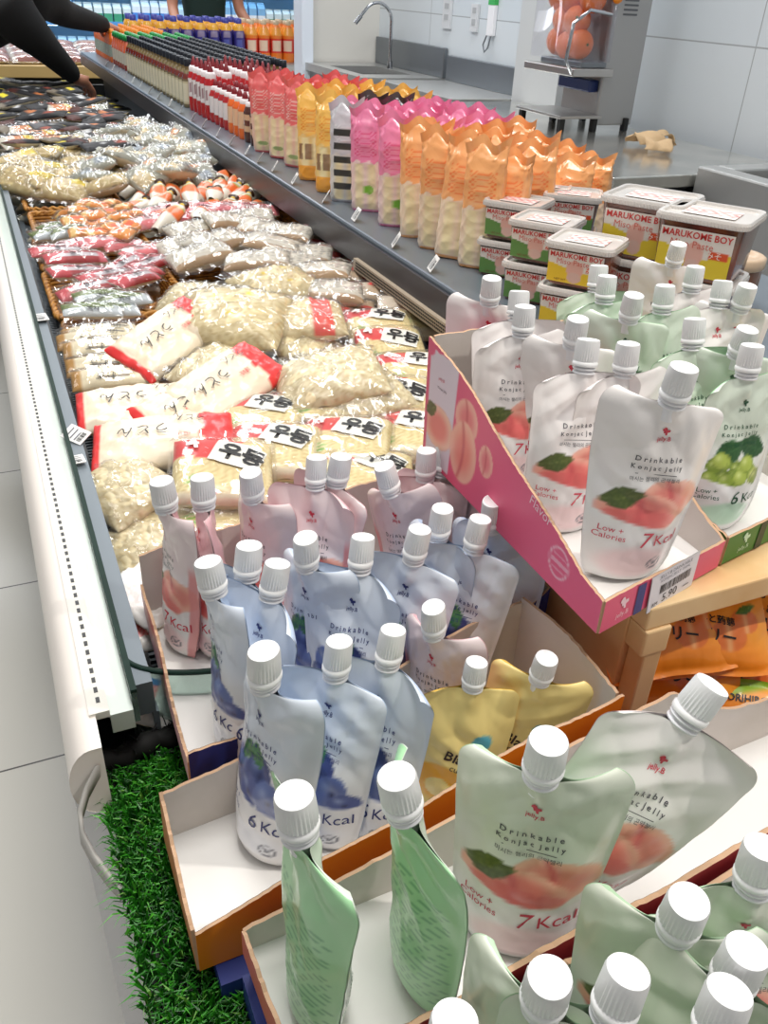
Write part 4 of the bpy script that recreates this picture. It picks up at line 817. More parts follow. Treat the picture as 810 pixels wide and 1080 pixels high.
for i, (x, y, rz) in enumerate(((356, 270, -26), (372, 286, -28), (388, 292, -25), (395, 302, -24), (418, 305, -24), (425, 318, -22), (368, 262, -28), (340, 262, -28), (322, 252, -26), (352, 302, -20), (368.5, 320, -18), (345, 320, -15))):
    U_at(x, y, .885 + .01 * (i % 2), rz, i, 'rice cake pack with brown and red print by the shelf, %s from the left' % ORD[sorted(RC).index(x)], (.2, rnd.uniform(-.15, .15)), 'rice cake packs along the shelf side', tt, 'food pack', 1, .026)
# orange and white fish-cake sachets with yellow clips
def make_sachet(seed):
    root = empty('clipped_sachet'); b = MB(); n = 18; P = []; Cc = []
    for k in range(n):
        t = k / (n - 1); r_ = .019 * math.sin(math.pi * min(1, .10 + t * .84)) ** .7 if t < .86 else .019 * math.sin(math.pi * (.10 + .86 * .84)) ** .7 * (.35 + .65 * abs(t - .93) / .07)
        row = []; cr_ = []
        for j in range(16):
            a = j * math.pi / 8; rr = r_ * (1 + .12 * math.sin(a * 3 + seed + t * 5)); row.append((t * .11 - .055, rr * math.cos(a), .017 + rr * .75 * math.sin(a))); cr_.append((.95, .46, .20) if .42 < t < .72 else (.72, .74, .45) if .72 <= t < .8 else (.30, .20, .14) if t > .93 else (.92, .90, .84))
        P.append(row); Cc.append(cr_)
    b.grid(np.array(P), 0, np.array(Cc), closed_u=True); b.build('wrapped_body', M_gloss, root)
    b = MB(); b.lathe([(.0, -.003), (.006, -.003), (.0065, .0), (.006, .003), (.0, .003)], 12, M=Matrix.Translation((.0475, 0, .017)) @ Matrix.Rotation(math.pi / 2, 4, 'Y')); b.build('clip', mat('yellow_clip', (.90, .76, .12), .4), root); return root
sc_ = [make_sachet(1), make_sachet(4)]
i = 0
for row, (x0, y0, x1, y1, m) in enumerate(((138, 214, 262, 186, 9), (150, 200, 270, 196, 9), (140, 188, 250, 178, 8), (165, 222, 268, 210, 8))):
    for k in range(m):
        t = k / (m - 1); x = x0 + (x1 - x0) * t; y = y0 + (y1 - y0) * t + rnd.uniform(-3, 3); i += 1
        U_at(x, y, .90 + rnd.uniform(-.01, .012), rnd.uniform(40, 80), i, 'orange sachet with yellow clip, %s from left in the %s row' % (ORD[k], ['front', 'middle', 'back', 'nearest'][row]), (rnd.uniform(-.2, .3), rnd.uniform(-.35, .1)), 'orange and white clipped sachets', sc_, 'food pack', 1.05, .035)
for i, (x, y, rz) in enumerate(((222, 222, -8), (246, 218, -8), (200, 218, 0), (160, 232, 30), (168, 222, 35), (178, 230, 20), (268, 220, -14))): U_at(x, y, .893, rz, i, 'flat pink pack in the gap below the clipped sachets, %s from the left' % ORD[sorted([222, 246, 200, 160, 168, 178, 268]).index(x)], (.2, 0), 'flat pink packs below the sachets', pink, 'food pack', 1.2, .02)
# distant packs
gry = [make_pack('clear_food_pack', .13, .08, .04, flatc((.68, .68, .62), [(-60, -20, -30, 10, (.86, .78, .60)), (0, 30, 10, 30, (.88, .60, .35)), (20, 50, -30, -8, (.62, .66, .70))], k), seed=81 + k, n=22, filmamp=.010, amp=.006) for k in (0, 1, 2)]
for i in range(46):
    x = 96 + (i % 9) * 13.5 + rnd.uniform(-6, 6); y = 120 + (i // 9) * 12.5 + rnd.uniform(-5, 5) + max(0, (x - 150)) * .12; y = max(y, 121 + (x - 120) * .32)
    U_at(x, y, .915 + rnd.uniform(-.01, .025), rnd.uniform(-70, 70), i, 'clear pack in the far middle heap, %s row from the back, %s from left' % (ORD[i // 9], ORD[i % 9]), (rnd.uniform(-.2, .5), rnd.uniform(-.4, .4)), 'clear packs in the far middle heap', gry, 'food pack', 1, .04)
yel = [make_pack('yellow_noodle_pack', .12, .08, .04, lambda X, Y: mixc(noodle(X, Y, 3, (.86, .78, .56), (.66, .52, .30), .35), (.90, .80, .20), ((X > 20) & (Y > 4)).astype(float)), seed=86 + k, n=24, filmamp=.008, amp=.005) for k in (0, 1)]
YL = [18, 40, 58, 26, 48, 88, 100, 80, 112, 70, 14, 120, 66, 95, 40.5, 84]
for i, (x, y) in enumerate(((18, 165), (40, 172), (58, 178), (26, 182), (48, 188), (88, 168), (100, 178), (80, 182), (112, 188), (70, 160), (14, 178), (120, 178), (66, 192), (95, 190), (40.5, 158), (84, 156))):
    U_at(x, y, .91 + rnd.uniform(-.01, .015), rnd.uniform(-50, 50), i, 'yellowish noodle pack before the black packs, %s from the left' % ORD[sorted(YL).index(x)], (rnd.uniform(0, .5), rnd.uniform(-.3, .3)), 'yellowish noodle packs in the left heap', yel, 'noodle pack', 1, .04)
dk_ = [make_pack('black_food_pack', .17, .045, .022, flatc((.10, .10, .11), [(-90, -50, -30, 30, c1), (20, 45, -8, 14, c2), (-30, -15, -4, 4, (.7, .7, .7))], k), seed=91 + k, n=18, film=False, amp=.004, body='paper') for k, c1, c2 in ((0, (.35, .35, .36), (.88, .80, .15)), (1, (.50, .46, .40), (.80, .80, .80)), (2, (.30, .12, .08), (.75, .45, .25)), (3, (.15, .15, .16), (.60, .25, .15)))]
for i in range(64):
    x = -4 + (i % 8) * 16.5 + rnd.uniform(-6, 6); y = 86 + (i // 8) * 9.0 + rnd.uniform(-3, 3)
    if y < 88 + (x - 70) * .8: y = 88 + (x - 70) * .8 + rnd.uniform(2, 10)
    U_at(x, y, .915 + rnd.uniform(-.01, .02), rnd.uniform(15, 55) if i % 5 else -30, i, 'black food pack in the far left heap, %s row from back, %s from left' % (ORD[i // 8], ORD[i % 8]), (rnd.uniform(-.1, .4), rnd.uniform(-.2, .2)), 'long black packs in the far left heap', dk_, 'food pack', 1, .02)
og2 = [make_pack('orange_tray_pack', .12, .07, .025, flatc((.88, .58, .36), [(10, 40, -10, 25, (.93, .82, .15)), (-60, -40, -40, 40, (.9, .88, .82))], 2), seed=97, n=20)]
for i, (x, y) in enumerate(((66, 112), (28, 135), (44, 140), (62, 146), (56, 132), (22, 146))): U_at(x, y, .925, 20, i, 'salmon coloured food pack with yellow sticker, %s from the left' % ORD[sorted([66, 28, 44, 62, 56, 22]).index(x)], (.25, 0), 'salmon coloured packs', og2, 'food pack', 1, .025)
# lower layer of the heap, seen through the gaps
kinds = [(.50, 1.05, U1, 'udon pack'), (1.05, 1.75, brn, 'noodle bag'), (1.75, 2.5, gry, 'food pack'), (2.5, 4.6, dk_, 'food pack')]
i = 0
for y0, y1, pr_, ct in kinds:
    y = y0
    while y < y1:
        x = .13 if pr_ is not U1 else .20
        while x < .62:
            if not (pr_ is U1 and y < .66 and x < .36):
                for z in ((.780, .812) if pr_ is U1 else (.800,)):
                    if z < .80 and pr_ is U1 and y > .8: continue
                    i += 1; place(pr_[i % len(pr_)], (x + rnd.uniform(-.01, .01), y, z + rnd.uniform(0, .006)), (rnd.uniform(-.05, .2), rnd.uniform(-.1, .1), math.radians(-20 + rnd.uniform(-15, 15))), 'wrapped food pack lying beneath the top layer of the open freezer', 'food pack', 'packs in the lower layer of the freezer')
            x += .105 if pr_ is U1 else .14
        y += .10 if y < 2.5 else .16
# white bag lying in the freezer end by the glass
def c_wb(X, Y):
    c = np.ones(X.shape + (3,)) * np.array((.94, .93, .91)); c = mixc(c, (.93, .45, .45), ((np.abs(X - 6) < 13) & (np.abs(Y + 6) < 20)).astype(float) * (.5 + .5 * (np.sin(X * .8) * np.sin(Y * .7) > 0))); return mixc(c, (.25, .55, .82), ((np.abs(X - 6) < 13) & (Y > 10) & (Y < 20)).astype(float))
wb = [make_pack('frozen_bag', .10, .09, .03, c_wb, seed=99, film=False, amp=.005)]
U_at(133, 645, .878, 8, 0, 'white bag with blue and red square print in the freezer end by the curved glass', (.2, .1), 'white bags in the freezer end', wb, 'frozen bag', .56, .03)
U_at(144, 712, .865, -25, 0, 'white bag half hidden behind the pink carton side by the curved glass', (.1, .25), 'white bags in the freezer end', wb, 'frozen bag', .6, .03)
U_at(165, 605, .890, 30, 0, 'pale bag lying flat behind the edge-on pink pouches', (.1, .0), 'white bags in the freezer end', wb, 'frozen bag', .8, .03)

# ------------------------------------------------------------------ tall bags on the shelf
def make_tall(kind, seed):
    root = empty('tofu_bag'); w, d, h = .062, .030, .168
    base = dict(red=(.93, .42, .42), mag=(.96, .54, .70), ora=(.99, .70, .44), yel=(.98, .76, .36), sil=(.80, .80, .82), dark=(.30, .24, .24))[kind]
    pale = dict(red=(.95, .78, .70), mag=(.96, .84, .82), ora=(.97, .87, .76), yel=(.95, .80, .50), sil=(.85, .84, .82), dark=(.45, .38, .35))[kind]
    def fn(a, z, g=0):
        t = z / h; k = math.e; prof = np.interp(t, [0, .03, .10, .75, .9, .97, 1], [.75, .92, 1, 1, .75, .30, .06]); pw = np.interp(t, [0, .05, .8, .93, 1], [.92, 1, 1, .97, 1.02])
        ca = np.cos(a); sa = np.sin(a); x = np.sign(ca) * np.abs(ca) ** .55 * (w / 2) * pw; y = np.sign(sa) * np.abs(sa) ** .7 * (d / 2) * prof
        wv = waves(a * .05, z, seed, 5, 30, 160, ridge=1) * .0016 * (1 + 2.2 * sm(t, .75, 1))
        zz = z + .006 * sm(t, .85, 1) * np.sin(x * 150 + seed)
        return np.stack([x + wv * ca, y + wv * sa + (.004 * np.sin(x * 120 + seed) * sm(t, .8, 1)), zz], -1)
    A = np.linspace(0, 2 * math.pi, 81)[:-1]; Z = np.concatenate([np.linspace(0, h * .8, 80), np.linspace(h * .82, h, 14)]); Ag, Zg = np.meshgrid(A, Z)
    P = fn(Ag, Zg); X = P[..., 0] * 1000; Y = Zg * 1000; c = np.ones(X.shape + (3,)) * np.array(pale)
    up = (Y > 88 + 3 * np.sin(X * .3)).astype(float); c = mixc(c, base, up)
    lat = ((np.abs(np.sin((X + Y) * .42)) < .30) | (np.abs(np.sin((X - Y) * .42)) < .30)) & (np.abs(X) < 20) & (Y > 96) & (Y < 138)
    c = mixc(c, dict(red=(.98, .88, .84), mag=(.90, .28, .48), ora=(.97, .46, .20), yel=(.93, .52, .10)).get(kind, (.9, .9, .9)), lat.astype(float) * .8)
    inner = ((np.abs(X) < 24) & (Y < 84) & (Y > 6)).astype(float); tube = np.exp(-((np.abs(X) - 12) / 8.5) ** 4); c = mixc(c, (.96, .90, .70), inner * tube * .9)
    c = mixc(c, base, (Y < 5).astype(float)); m = ell(X, Y, 6, 40, 9, 8)[0]
    if kind == 'mag': c = mixc(c, (.45, .72, .15), m)
    if kind == 'yel': c = mixc(c, (.42, .28, .20), ((np.abs(X) < 26) & (Y > 42) & (Y < 72) & (np.sin(X * .5) > -.4)).astype(float) * .7); c = mixc(c, (.98, .62, .12), (Y < 30).astype(float) * .8)
    if kind == 'red': c = mixc(c, (.35, .55, .25), ell(X, Y, 0, 22, 14, 5)[0] * .6)
    sheen = np.clip(waves(P[..., 0], Zg, seed + 3, 5, 40, 160, 1) * .9 + .1, 0, 1); c = mixc(c, (.99, .93, .88), sheen * .35)  # mottled pale film highlights painted into the bag colour
    if kind in ('sil', 'dark'):
        for k in range(5): c = mixc(c, (.10, .10, .11), ((np.abs(Y - 30 - k * 24) < 6) & (np.abs(X) < 22)).astype(float) * .9)
    b = MB(); b.grid(P, 0, c, closed_u=True); b.add(fn(A, np.zeros(80)), [tuple(range(80))[::-1]], 0, base); b.build('filled_body', mat('bag_print', attr=True, rough=.28, coat=.7, bump=.4, bscale=50, bkind='crinkle', trans=0), root)
    b = MB(); xx = np.linspace(-w / 2, w / 2, 26); zz = np.linspace(0, .014, 4); Xf, Zf = np.meshgrid(xx, zz); Pf = np.stack([Xf * (1 + Zf * 4), .004 * np.sin(Xf * 140 + seed) * (1 + Zf * 60), h - .002 + Zf + .006 * np.sin(Xf * 150 + seed)], -1); b.grid(Pf, 0, base); b.build('crimped_top', MATS['bag_print'], root)
    return root
TB = {k: [make_tall(k, 3 + i * 5) for i in range(2 if k in ('ora', 'mag', 'red', 'yel') else 1)] for k in ('red', 'mag', 'ora', 'yel', 'sil', 'dark')}
CN = dict(red='coral red', mag='hot pink', ora='orange', yel='amber yellow', sil='silver and black labelled', dark='dark brown')
front = [('ora', 503, 282), ('ora', 478, 272), ('ora', 460, 262), ('ora', 441, 250), ('mag', 417, 238), ('mag', 388, 222), ('sil', 365, 212), ('yel', 349, 203), ('yel', 330, 190), ('red', 313, 176), ('red', 297, 167), ('red', 281, 160)]
fw = ['nearest bag of the front row, beside the tubs', 'second bag of the front row from the tubs', 'third bag of the front row from the tubs', 'fourth bag of the front row, next to the pink ones', 'front row bag with green spot, next to the orange ones', 'front row bag with green spot, beside the silver labelled one', 'single bag in the front row', 'front row bag beside the silver labelled one', 'front row bag next to the red ones', 'front row bag nearest the amber ones', 'middle one of the front row trio', 'front row bag touching the squeeze bottles']
for i, (k, x, y) in enumerate(front):
    p = atz(x, y, ZS); place(TB[k][i % len(TB[k])], (max(p.x, .635), p.y, ZS + .001), (rnd.uniform(-.05, .08), rnd.uniform(-.06, .06), math.radians(rnd.uniform(-55, -30))), CN[k] + ' tofu bag, ' + fw[i], 'tofu bag', 'tall tofu bags on the shelf', (1, 1, 1.0))
i = 0
for r_ in range(1, 5):
    y = 1.10 + .02 * r_; jn = -1
    while y < 2.22:
        k = 'ora' if y < 1.45 else ('mag' if y < 1.80 else ('yel' if y < 2.0 else 'red'))
        if 1.72 < y < 1.86 and r_ in (2, 3): k = 'dark'
        if r_ >= 4 and y > 1.9: break
        i += 1; jn += 1; place(TB[k][i % len(TB[k])], (.655 + .062 * r_ + rnd.uniform(-.006, .006), y, ZS + .001), (rnd.uniform(-.08, .08), rnd.uniform(-.08, .08), math.radians(rnd.uniform(-60, -25))), CN[k] + ' tofu bag, %s row from the shelf edge, %s from the tubs' % (ORD[r_], ORD[jn]), 'tofu bag', CN[k] + ' tofu bags behind the front row', (1, 1, rnd.uniform(.90, .97) - (.10 if y < 1.35 and r_ > 2 else 0)))
        y += .078

# ------------------------------------------------------------------ miso tubs
m_tub = mat('tub_clear', (.92, .90, .88), .12, trans=.0, alpha=1); m_lid = mat('tub_lid', (.85, .83, .81), .25, coat=.5)
def make_tub(w, d, h, col, band, small):
    root = empty('miso_tub')
    def loop(s, z, r=.012): return [(x, y, z) for x, y in rr(w * s, d * s, r)]
    def rr(w, l, r):
        P = []
        for cx, cy, a0 in ((w / 2 - r, l / 2 - r, 0), (-w / 2 + r, l / 2 - r, 90), (-w / 2 + r, -l / 2 + r, 180), (w / 2 - r, -l / 2 + r, 270)):
            for k in range(7): a = math.radians(a0 + 15 * k); P.append((cx + r * math.cos(a), cy + r * math.sin(a)))
        return P
    b = MB(); b.grid(np.array([loop(.84, 0), loop(.86, .002), loop(.90, h * .5), loop(.95, h - .007)]), closed_u=True); b.add(loop(.84, 0), [tuple(range(28))[::-1]]); b.build('container', mat('miso_' + str(int(col[0] * 100)), col, .18, coat=.8, noise_col=(tuple(min(1, c * 1.5) for c in col), 22)), root)
    b = MB(); b.grid(np.array([loop(.97, h - .009), loop(1.0, h - .008), loop(1.0, h - .002), loop(.985, h), loop(.90, h), loop(.88, h - .003), loop(.80, h - .003)]), closed_u=True); b.add(loop(.80, h - .003), [tuple(range(28))])
    P = rr(w * 1.003, d * 1.003, .012)
    for i in range(28):
        a = Vector((*P[i], 0)); c = Vector((*P[(i + 1) % 28], 0)); m = max(1, int((c - a).length / .004))
        for k in range(m): q = a.lerp(c, (k + .5) / m); b.box((q.x - .0009, q.y - .0009, h - .008), (q.x + .0009, q.y + .0009, h - .003), 0)
    b.build('lid', m_lid, root, sharp=40)
    y0 = -d * .915 / 2 - .0012
    fn = lambda u, v: np.stack([u, np.full(np.shape(u), y0) - (np.asarray(v) / h - .4) * .05 * d, v], -1)
    b = MB(); lw, z0, z1 = w * .40, h * .08, h * .80; g = np.meshgrid(np.linspace(-lw, lw, 40), np.linspace(z0, z1, 30)); X, Y = g[0] * 1000, (g[1] - z0) / (z1 - z0)
    c = np.ones(X.shape + (3,)) * np.array((.93, .90, .86)); c = mixc(c, band, ((Y < .52 - .12 * np.sin(X * .06 + 1))).astype(float)); m, *_ = ell(X, Y * 40, 0, 19, 11, 11); c = mixc(c, (.92, .72, .66), m); m, *_ = ell(X, Y * 40, 0, 8, 9, 7); c = mixc(c, (.90, .75, .70), m); c = mixc(c, (.90, .35, .18), ((X > lw * 400) & (X < lw * 900) & (Y > .42) & (Y < .62)).astype(float))
    b.grid(fn(g[0], g[1]), 0, c); f2 = lambda u, v: fn(u, v) + np.array([0, -.0006, 0])
    put_text(b, 'MARUKOME BOY', w * .098, 0, h * .67, f2, 1, (.80, .20, .18), bold=.02); put_text(b, 'Miso Paste', w * .11, -w * .04, h * .52, f2, 1, (.85, .45, .40)); put_text(b, 'みそ', w * .09, w * .22, h * .41, f2, 1, (.98, .95, .9)); put_text(b, 'NET WT', w * .045, -w * .2, h * .12, f2, 1, (.5, .2, .15)); b.build('label', [M_paper, M_ink], root, smooth=False)
    b = MB(); g = np.meshgrid(np.linspace(-w * .28, w * .3, 24), np.linspace(-d * .25, d * .22, 20)); ftop = lambda u, v: np.stack([u, v, np.full(np.shape(u), h - .0018)], -1); X, Y = g[0] * 1000, g[1] * 1000
    c = mixc(np.ones(X.shape + (3,)) * np.array((.92, .88, .86)), (.90, .45, .45), ((np.sin(X * .5 + np.sin(Y * .4) * 2) > .3) & (np.abs(Y) < 14)).astype(float) * .8); b.grid(ftop(*g), 0, c); b.build('lid_print', M_paper, root, smooth=False)
    return root
ts = make_tub(.086, .080, .052, (.30, .20, .15), (.40, .58, .30), 1); ts2 = make_tub(.086, .080, .052, (.36, .20, .13), (.95, .80, .20), 1); tb_ = make_tub(.108, .100, .074, (.34, .17, .10), (.93, .82, .22), 0)
for x, y, t in ((540, 208, 'furthest left'), (570, 228, 'second from left'), (612, 250, 'third from left')):
    p = atz(x + 6, y, ZS + .109); yaw = math.radians(-50)
    pr_ = ts2 if x > 600 else ts
    place(pr_, (p.x, p.y, ZS + .0005), (0, 0, yaw), 'small miso tub at the bottom of the stack, ' + t, 'tub', 'small miso tubs'); place(pr_, (p.x + .004, p.y, ZS + .055), (0, 0, yaw - .05), 'small miso tub with white ribbed lid on top, ' + t, 'tub', 'small miso tubs')
for x, y, t in ((690, 205, 'left'), (752, 222, 'right')):
    p = atz(x, y, ZS + .149); place(tb_, (p.x, p.y, ZS + .0005), (0, 0, -.98), 'large miso tub under the big %s tub' % t, 'tub', 'large miso tubs'); place(tb_, (p.x, p.y, ZS + .075), (0, 0, -1.0), 'large dark miso tub on top of its stack, the %s one' % t, 'tub', 'large miso tubs')
for x, y, t in ((612, 205, 'behind the front stacks'), (580, 196, 'furthest back beside the orange bags')):
    p = atz(x, y, ZS + .109); place(ts, (p.x + .01, p.y + .03, ZS + .0005), (0, 0, -.66), 'lower small miso tub ' + t, 'tub', 'small miso tubs'); place(ts, (p.x + .01, p.y + .03, ZS + .055), (0, 0, -.66), 'upper small miso tub with pale lid ' + t, 'tub', 'small miso tubs')
b = MB(); root = empty('round_jar'); b.lathe([(0, 0), (.036, 0), (.040, .01), (.040, .055), (.037, .058)], 32); b.build('jar_body', mat('brown_jar', (.42, .25, .16), .2, coat=.6), root)
b = MB(); b.lathe([(.041, .055), (.042, .057), (.042, .068), (.039, .070), (.030, .070), (.029, .067), (0, .067)], 32); b.build('lid', mat('beige_lid', (.85, .74, .62), .35), root); p = atz(775, 268, ZS + .07); place(root, (p.x, p.y, ZS + .001), (0, 0, 0), 'round brown jar with beige lid at the right edge beside the large tubs', 'jar')

# ------------------------------------------------------------------ bottles on the shelf
def bottle(name, prof, cols, capprof, capcol, sy=1, seg=20, rough=.2, capname='cap', neck=None, metal=0):
    root = empty(name); b = MB(); P = []; Cc = []
    a = np.arange(seg) * 2 * math.pi / seg; zs = np.linspace(prof[0][1], prof[-1][1], 40); rs = np.interp(zs, [q[1] for q in prof], [q[0] for q in prof])
    G = np.stack([rs[:, None] * np.cos(a), rs[:, None] * np.sin(a) * sy, zs[:, None] + 0 * a], -1)
    c = np.zeros(G.shape) + np.array(cols[0])
    for (z0, z1, a0, a1, col) in cols[1]:
        m = ((zs[:, None] >= z0) & (zs[:, None] < z1) & (a[None] >= math.radians(a0)) & (a[None] <= math.radians(a1))).astype(float); c = mixc(c, col, m)
    b.grid(G, 0, c, closed_u=True); b.add(G[0], [tuple(range(seg))[::-1]], 0, cols[0]); b.build('bottle_body', mat('bottle_print', attr=True, rough=.22, coat=.5), root)
    b = MB(); b.lathe(capprof, seg); b.build(capname, mat('cap_%02d%02d' % (int(capcol[0] * 99), int(capcol[1] * 99)), capcol, .35), root)
    if neck: b = MB(); b.lathe(neck[0], seg); b.build('collar', mat('collar_white', (.93, .9, .9), .4), root)
    return root
lab = (.93, .90, .90)
sq = bottle('squeeze_bottle', [(.024, 0), (.026, .01), (.026, .115), (.020, .135), (.012, .145)], ((.72, .06, .10), [(.05, .115, 150, 330, lab), (.060, .105, 215, 228, (.55, .35, .38)), (.065, .10, 250, 258, (.55, .35, .38))]), [(.012, .156), (.010, .165), (.007, .172), (.003, .188), (0, .188)], (.50, .07, .12), capname='nozzle_cap', neck=([(.019, .136), (.0195, .150), (.014, .157), (.010, .157)],))
sr = bottle('squeeze_bottle', [(.022, 0), (.024, .008), (.024, .08), (.018, .095), (.012, .10)], ((.70, .10, .12), [(.03, .078, 165, 300, lab), (.036, .07, 222, 232, (.6, .4, .4))]), [(.010, .108), (.008, .118), (.004, .128), (0, .128)], (.50, .07, .12), capname='nozzle_cap', neck=([(.017, .096), (.0175, .105), (.010, .109)],))
so = bottle('squeeze_bottle', [(.022, 0), (.024, .008), (.024, .08), (.018, .095), (.012, .10)], ((.93, .42, .12), [(.03, .075, 180, 300, (.93, .75, .6))]), [(.010, .108), (.008, .118), (.004, .128), (0, .128)], (.50, .07, .12), capname='nozzle_cap', neck=([(.017, .096), (.0175, .105), (.010, .109)],))
sb = bottle('squeeze_bottle', [(.022, 0), (.024, .008), (.024, .08), (.018, .095), (.012, .10)], ((.30, .14, .10), [(.03, .075, 190, 290, (.88, .70, .55)), (.045, .06, 210, 270, (.40, .15, .10))]), [(.010, .108), (.008, .118), (.004, .128), (0, .128)], (.45, .07, .12), capname='nozzle_cap', neck=([(.017, .096), (.0175, .105), (.010, .109)],))
gl = bottle('glass_bottle', [(.026, 0), (.028, .006), (.028, .10), (.022, .118), (.012, .135), (.012, .150)], ((.45, .40, .28), [(.012, .095, 0, 360, (.80, .76, .62)), (.02, .085, 200, 280, (.88, .85, .74)), (.100, .12, 0, 360, (.45, .16, .12)), (.125, .15, 0, 360, (.50, .42, .25))]), [(.0145, .146), (.0150, .150), (.0150, .170), (.013, .172), (0, .172)], (.08, .10, .14))
gc_ = bottle('green_capped_bottle', [(.026, 0), (.028, .01), (.028, .10), (.020, .13), (.012, .15)], ((.60, .20, .12), [(.03, .09, 140, 340, (.80, .78, .70)), (.09, .15, 0, 360, (.85, .40, .25))]), [(.014, .15), (.020, .152), (.018, .175), (.006, .18), (0, .18)], (.08, .55, .25))
ot = bottle('orange_bottle', [(.024, 0), (.026, .01), (.026, .12), (.012, .15)], ((.90, .42, .14), [(.03, .09, 140, 340, (.60, .66, .60))]), [(.013, .15), (.013, .17), (0, .17)], (.90, .55, .15))
def rows(proto, x0, n, dx, ya, yb, dy, label, group, sx=1, cat='bottle'):
    for r_ in range(n):
        y = ya + (r_ % 2) * .01; jn = 0
        while y < yb: place(proto, (x0 + dx * r_, y, ZS + .0005), (0, 0, rnd.uniform(-.2, .2) - .5), label + ', %s row, %s from near end' % (ORD[r_], ORD[jn]), cat, group, sx); y += dy; jn += 1
rows(sb, .655, 2, .050, 2.24, 2.34, .055, 'small brown squeeze bottle with maroon nozzle', 'brown squeeze bottles', .87)
rows(so, .655, 2, .050, 2.35, 2.48, .052, 'small orange squeeze bottle with maroon nozzle', 'orange squeeze bottles', .87)
rows(sr, .655, 2, .050, 2.505, 2.66, .050, 'small red squeeze bottle', 'small red squeeze bottles', .87)
rows(sq, .755, 2, .056, 2.36, 2.93, .056, 'tall red squeeze bottle with white label', 'tall red squeeze bottles', .82)
rows(sq, .652, 2, .050, 2.70, 2.93, .052, 'tall red squeeze bottle beside the glass bottles', 'tall red squeeze bottles at the front', .80)
rows(gl, .650, 7, .052, 2.98, 4.10, .056, 'clear glass bottle with cream label and dark cap', 'glass bottles with dark caps', .80)
rows(gc_, .655, 6, .056, 4.16, 4.50, .060, 'red sauce bottle with green cap', 'green capped sauce bottles', .74)
rows(ot, .655, 5, .056, 4.56, 5.03, .058, 'orange bottle at the far shelf end', 'orange bottles at the shelf end', .80)

# ------------------------------------------------------------------ counters and sink beside the wall
def boxobj(name, lo, hi, m, parent=None, bv=.004, loc=None):
    b = MB(); b.box(lo, hi); o = b.build(name, m, parent, smooth=False)
    if bv: bevel(o, bv)
    if parent is not None: o.location = -parent.location
    return o
ZK = .90
t = empty('prep_counter', (2, 2.9, 0), 0, 'long stainless prep counter carrying the orange juicer along the white wall', 'counter')
boxobj('worktop', (1.58, 1.98, .865), (2.295, 3.62, ZK), mat('steel_painted_reflections', (.78, .78, .76), .18, .85, noise_col=((.88, .87, .84), 7)), t)  # cream noise patches paint reflections into the worktop colour
boxobj('cabinet', (1.64, 2.03, .12), (2.295, 3.60, .865), mat('cabinet_steel', (.42, .44, .46), .35, .8), t); boxobj('cabinet_plinth', (1.70, 2.1, 0), (2.295, 3.55, .12), M_black, t)
t = empty('prep_table', (2.2, 4.1, 0), 0, 'plain stainless table between the sink and the juicer counter', 'table')
boxobj('worktop', (1.99, 3.72, .86), (2.39, 4.52, ZK), M_steel, t); boxobj('cabinet', (2.02, 3.75, .0), (2.39, 4.50, .86), mat('cabinet_light', (.60, .60, .60), .35, .7), t); boxobj('splashback', (2.37, 3.72, ZK), (2.395, 4.52, ZK + .12), M_steel_d, t)
boxobj('drawer_front', (2.005, 3.9, .74), (2.02, 4.3, .82), M_steel, t)
t = empty('sink_unit', (2.2, 5, 0), 0, 'stainless sink unit with splashback under the curved tap in the far corner', 'sink')
b = MB(); b.box((1.90, 4.56, .865), (2.39, 4.75, ZK + .005)); b.box((1.90, 5.25, .865), (2.39, 5.48, ZK + .005)); b.box((1.90, 4.75, .865), (1.98, 5.25, ZK + .005)); b.box((2.28, 4.75, .865), (2.39, 5.25, ZK + .005)); o = b.build('worktop', M_steel, t, smooth=False); o.location = -t.location
b = MB(); b.box((1.98, 4.75, .72), (2.28, 5.25, .73)); o = b.build('basin', M_steel_d, t, smooth=False); o.location = -t.location
boxobj('cabinet', (1.93, 4.58, 0), (1.985, 5.46, .865), MATS['cabinet_light'], t); boxobj('cabinet_side', (1.985, 4.58, 0), (2.39, 4.62, .865), MATS['cabinet_light'], t); boxobj('splashback', (2.37, 4.56, ZK + .005), (2.395, 5.48, ZK + .15), M_steel_d, t)
tp = empty('sink_tap', (2.30, 5.1, ZK + .005), 0, 'tall curved chrome tap over the far sink', 'tap')
m_chr = mat('chrome', (.75, .76, .78), .12, 1); b = MB(); b.tube([(0, 0, 0), (0, 0, .04)], .016, 14); b.build('tap_base', m_chr, tp)
b = MB(); pts = [(0, 0, .03), (0, 0, .24)] + [(-.09 + .09 * math.cos(a), .0, .24 + .09 * math.sin(a)) for a in np.linspace(.2, 2.5, 12)]; pts += [(-.20, 0, .255)]; b.tube(pts, .009, 12); b.build('swan_neck', m_chr, tp); b = MB(); b.tube([(-.19, 0, .263), (-.225, 0, .225)], .012, 12); b.build('spray_head', m_chr, tp)
t = empty('steel_trough', (2.1, 1.6, 0), 0, 'deep stainless trough with dark basin at the right edge behind the tubs', 'trough')
b = MB(); b.box((1.86, .9, .3), (1.93, 1.97, .925)); b.box((1.93, 2.10, .3), (2.39, 2.16, .925)) if False else None; b.box((1.93, .9, .3), (2.39, .96, .925)); b.box((2.33, .96, .3), (2.39, 1.97, .925)); b.box((1.93, 1.90, .3), (2.39, 1.97, .925)); o = b.build('trough_walls', M_steel, t, smooth=False); o.location = -t.location; bevel(o, .006)
b = MB(); b.box((1.93, .96, .62), (2.33, 1.90, .63)); o = b.build('trough_floor', mat('dark_basin', (.16, .15, .14), .3, .6), t, smooth=False); o.location = -t.location
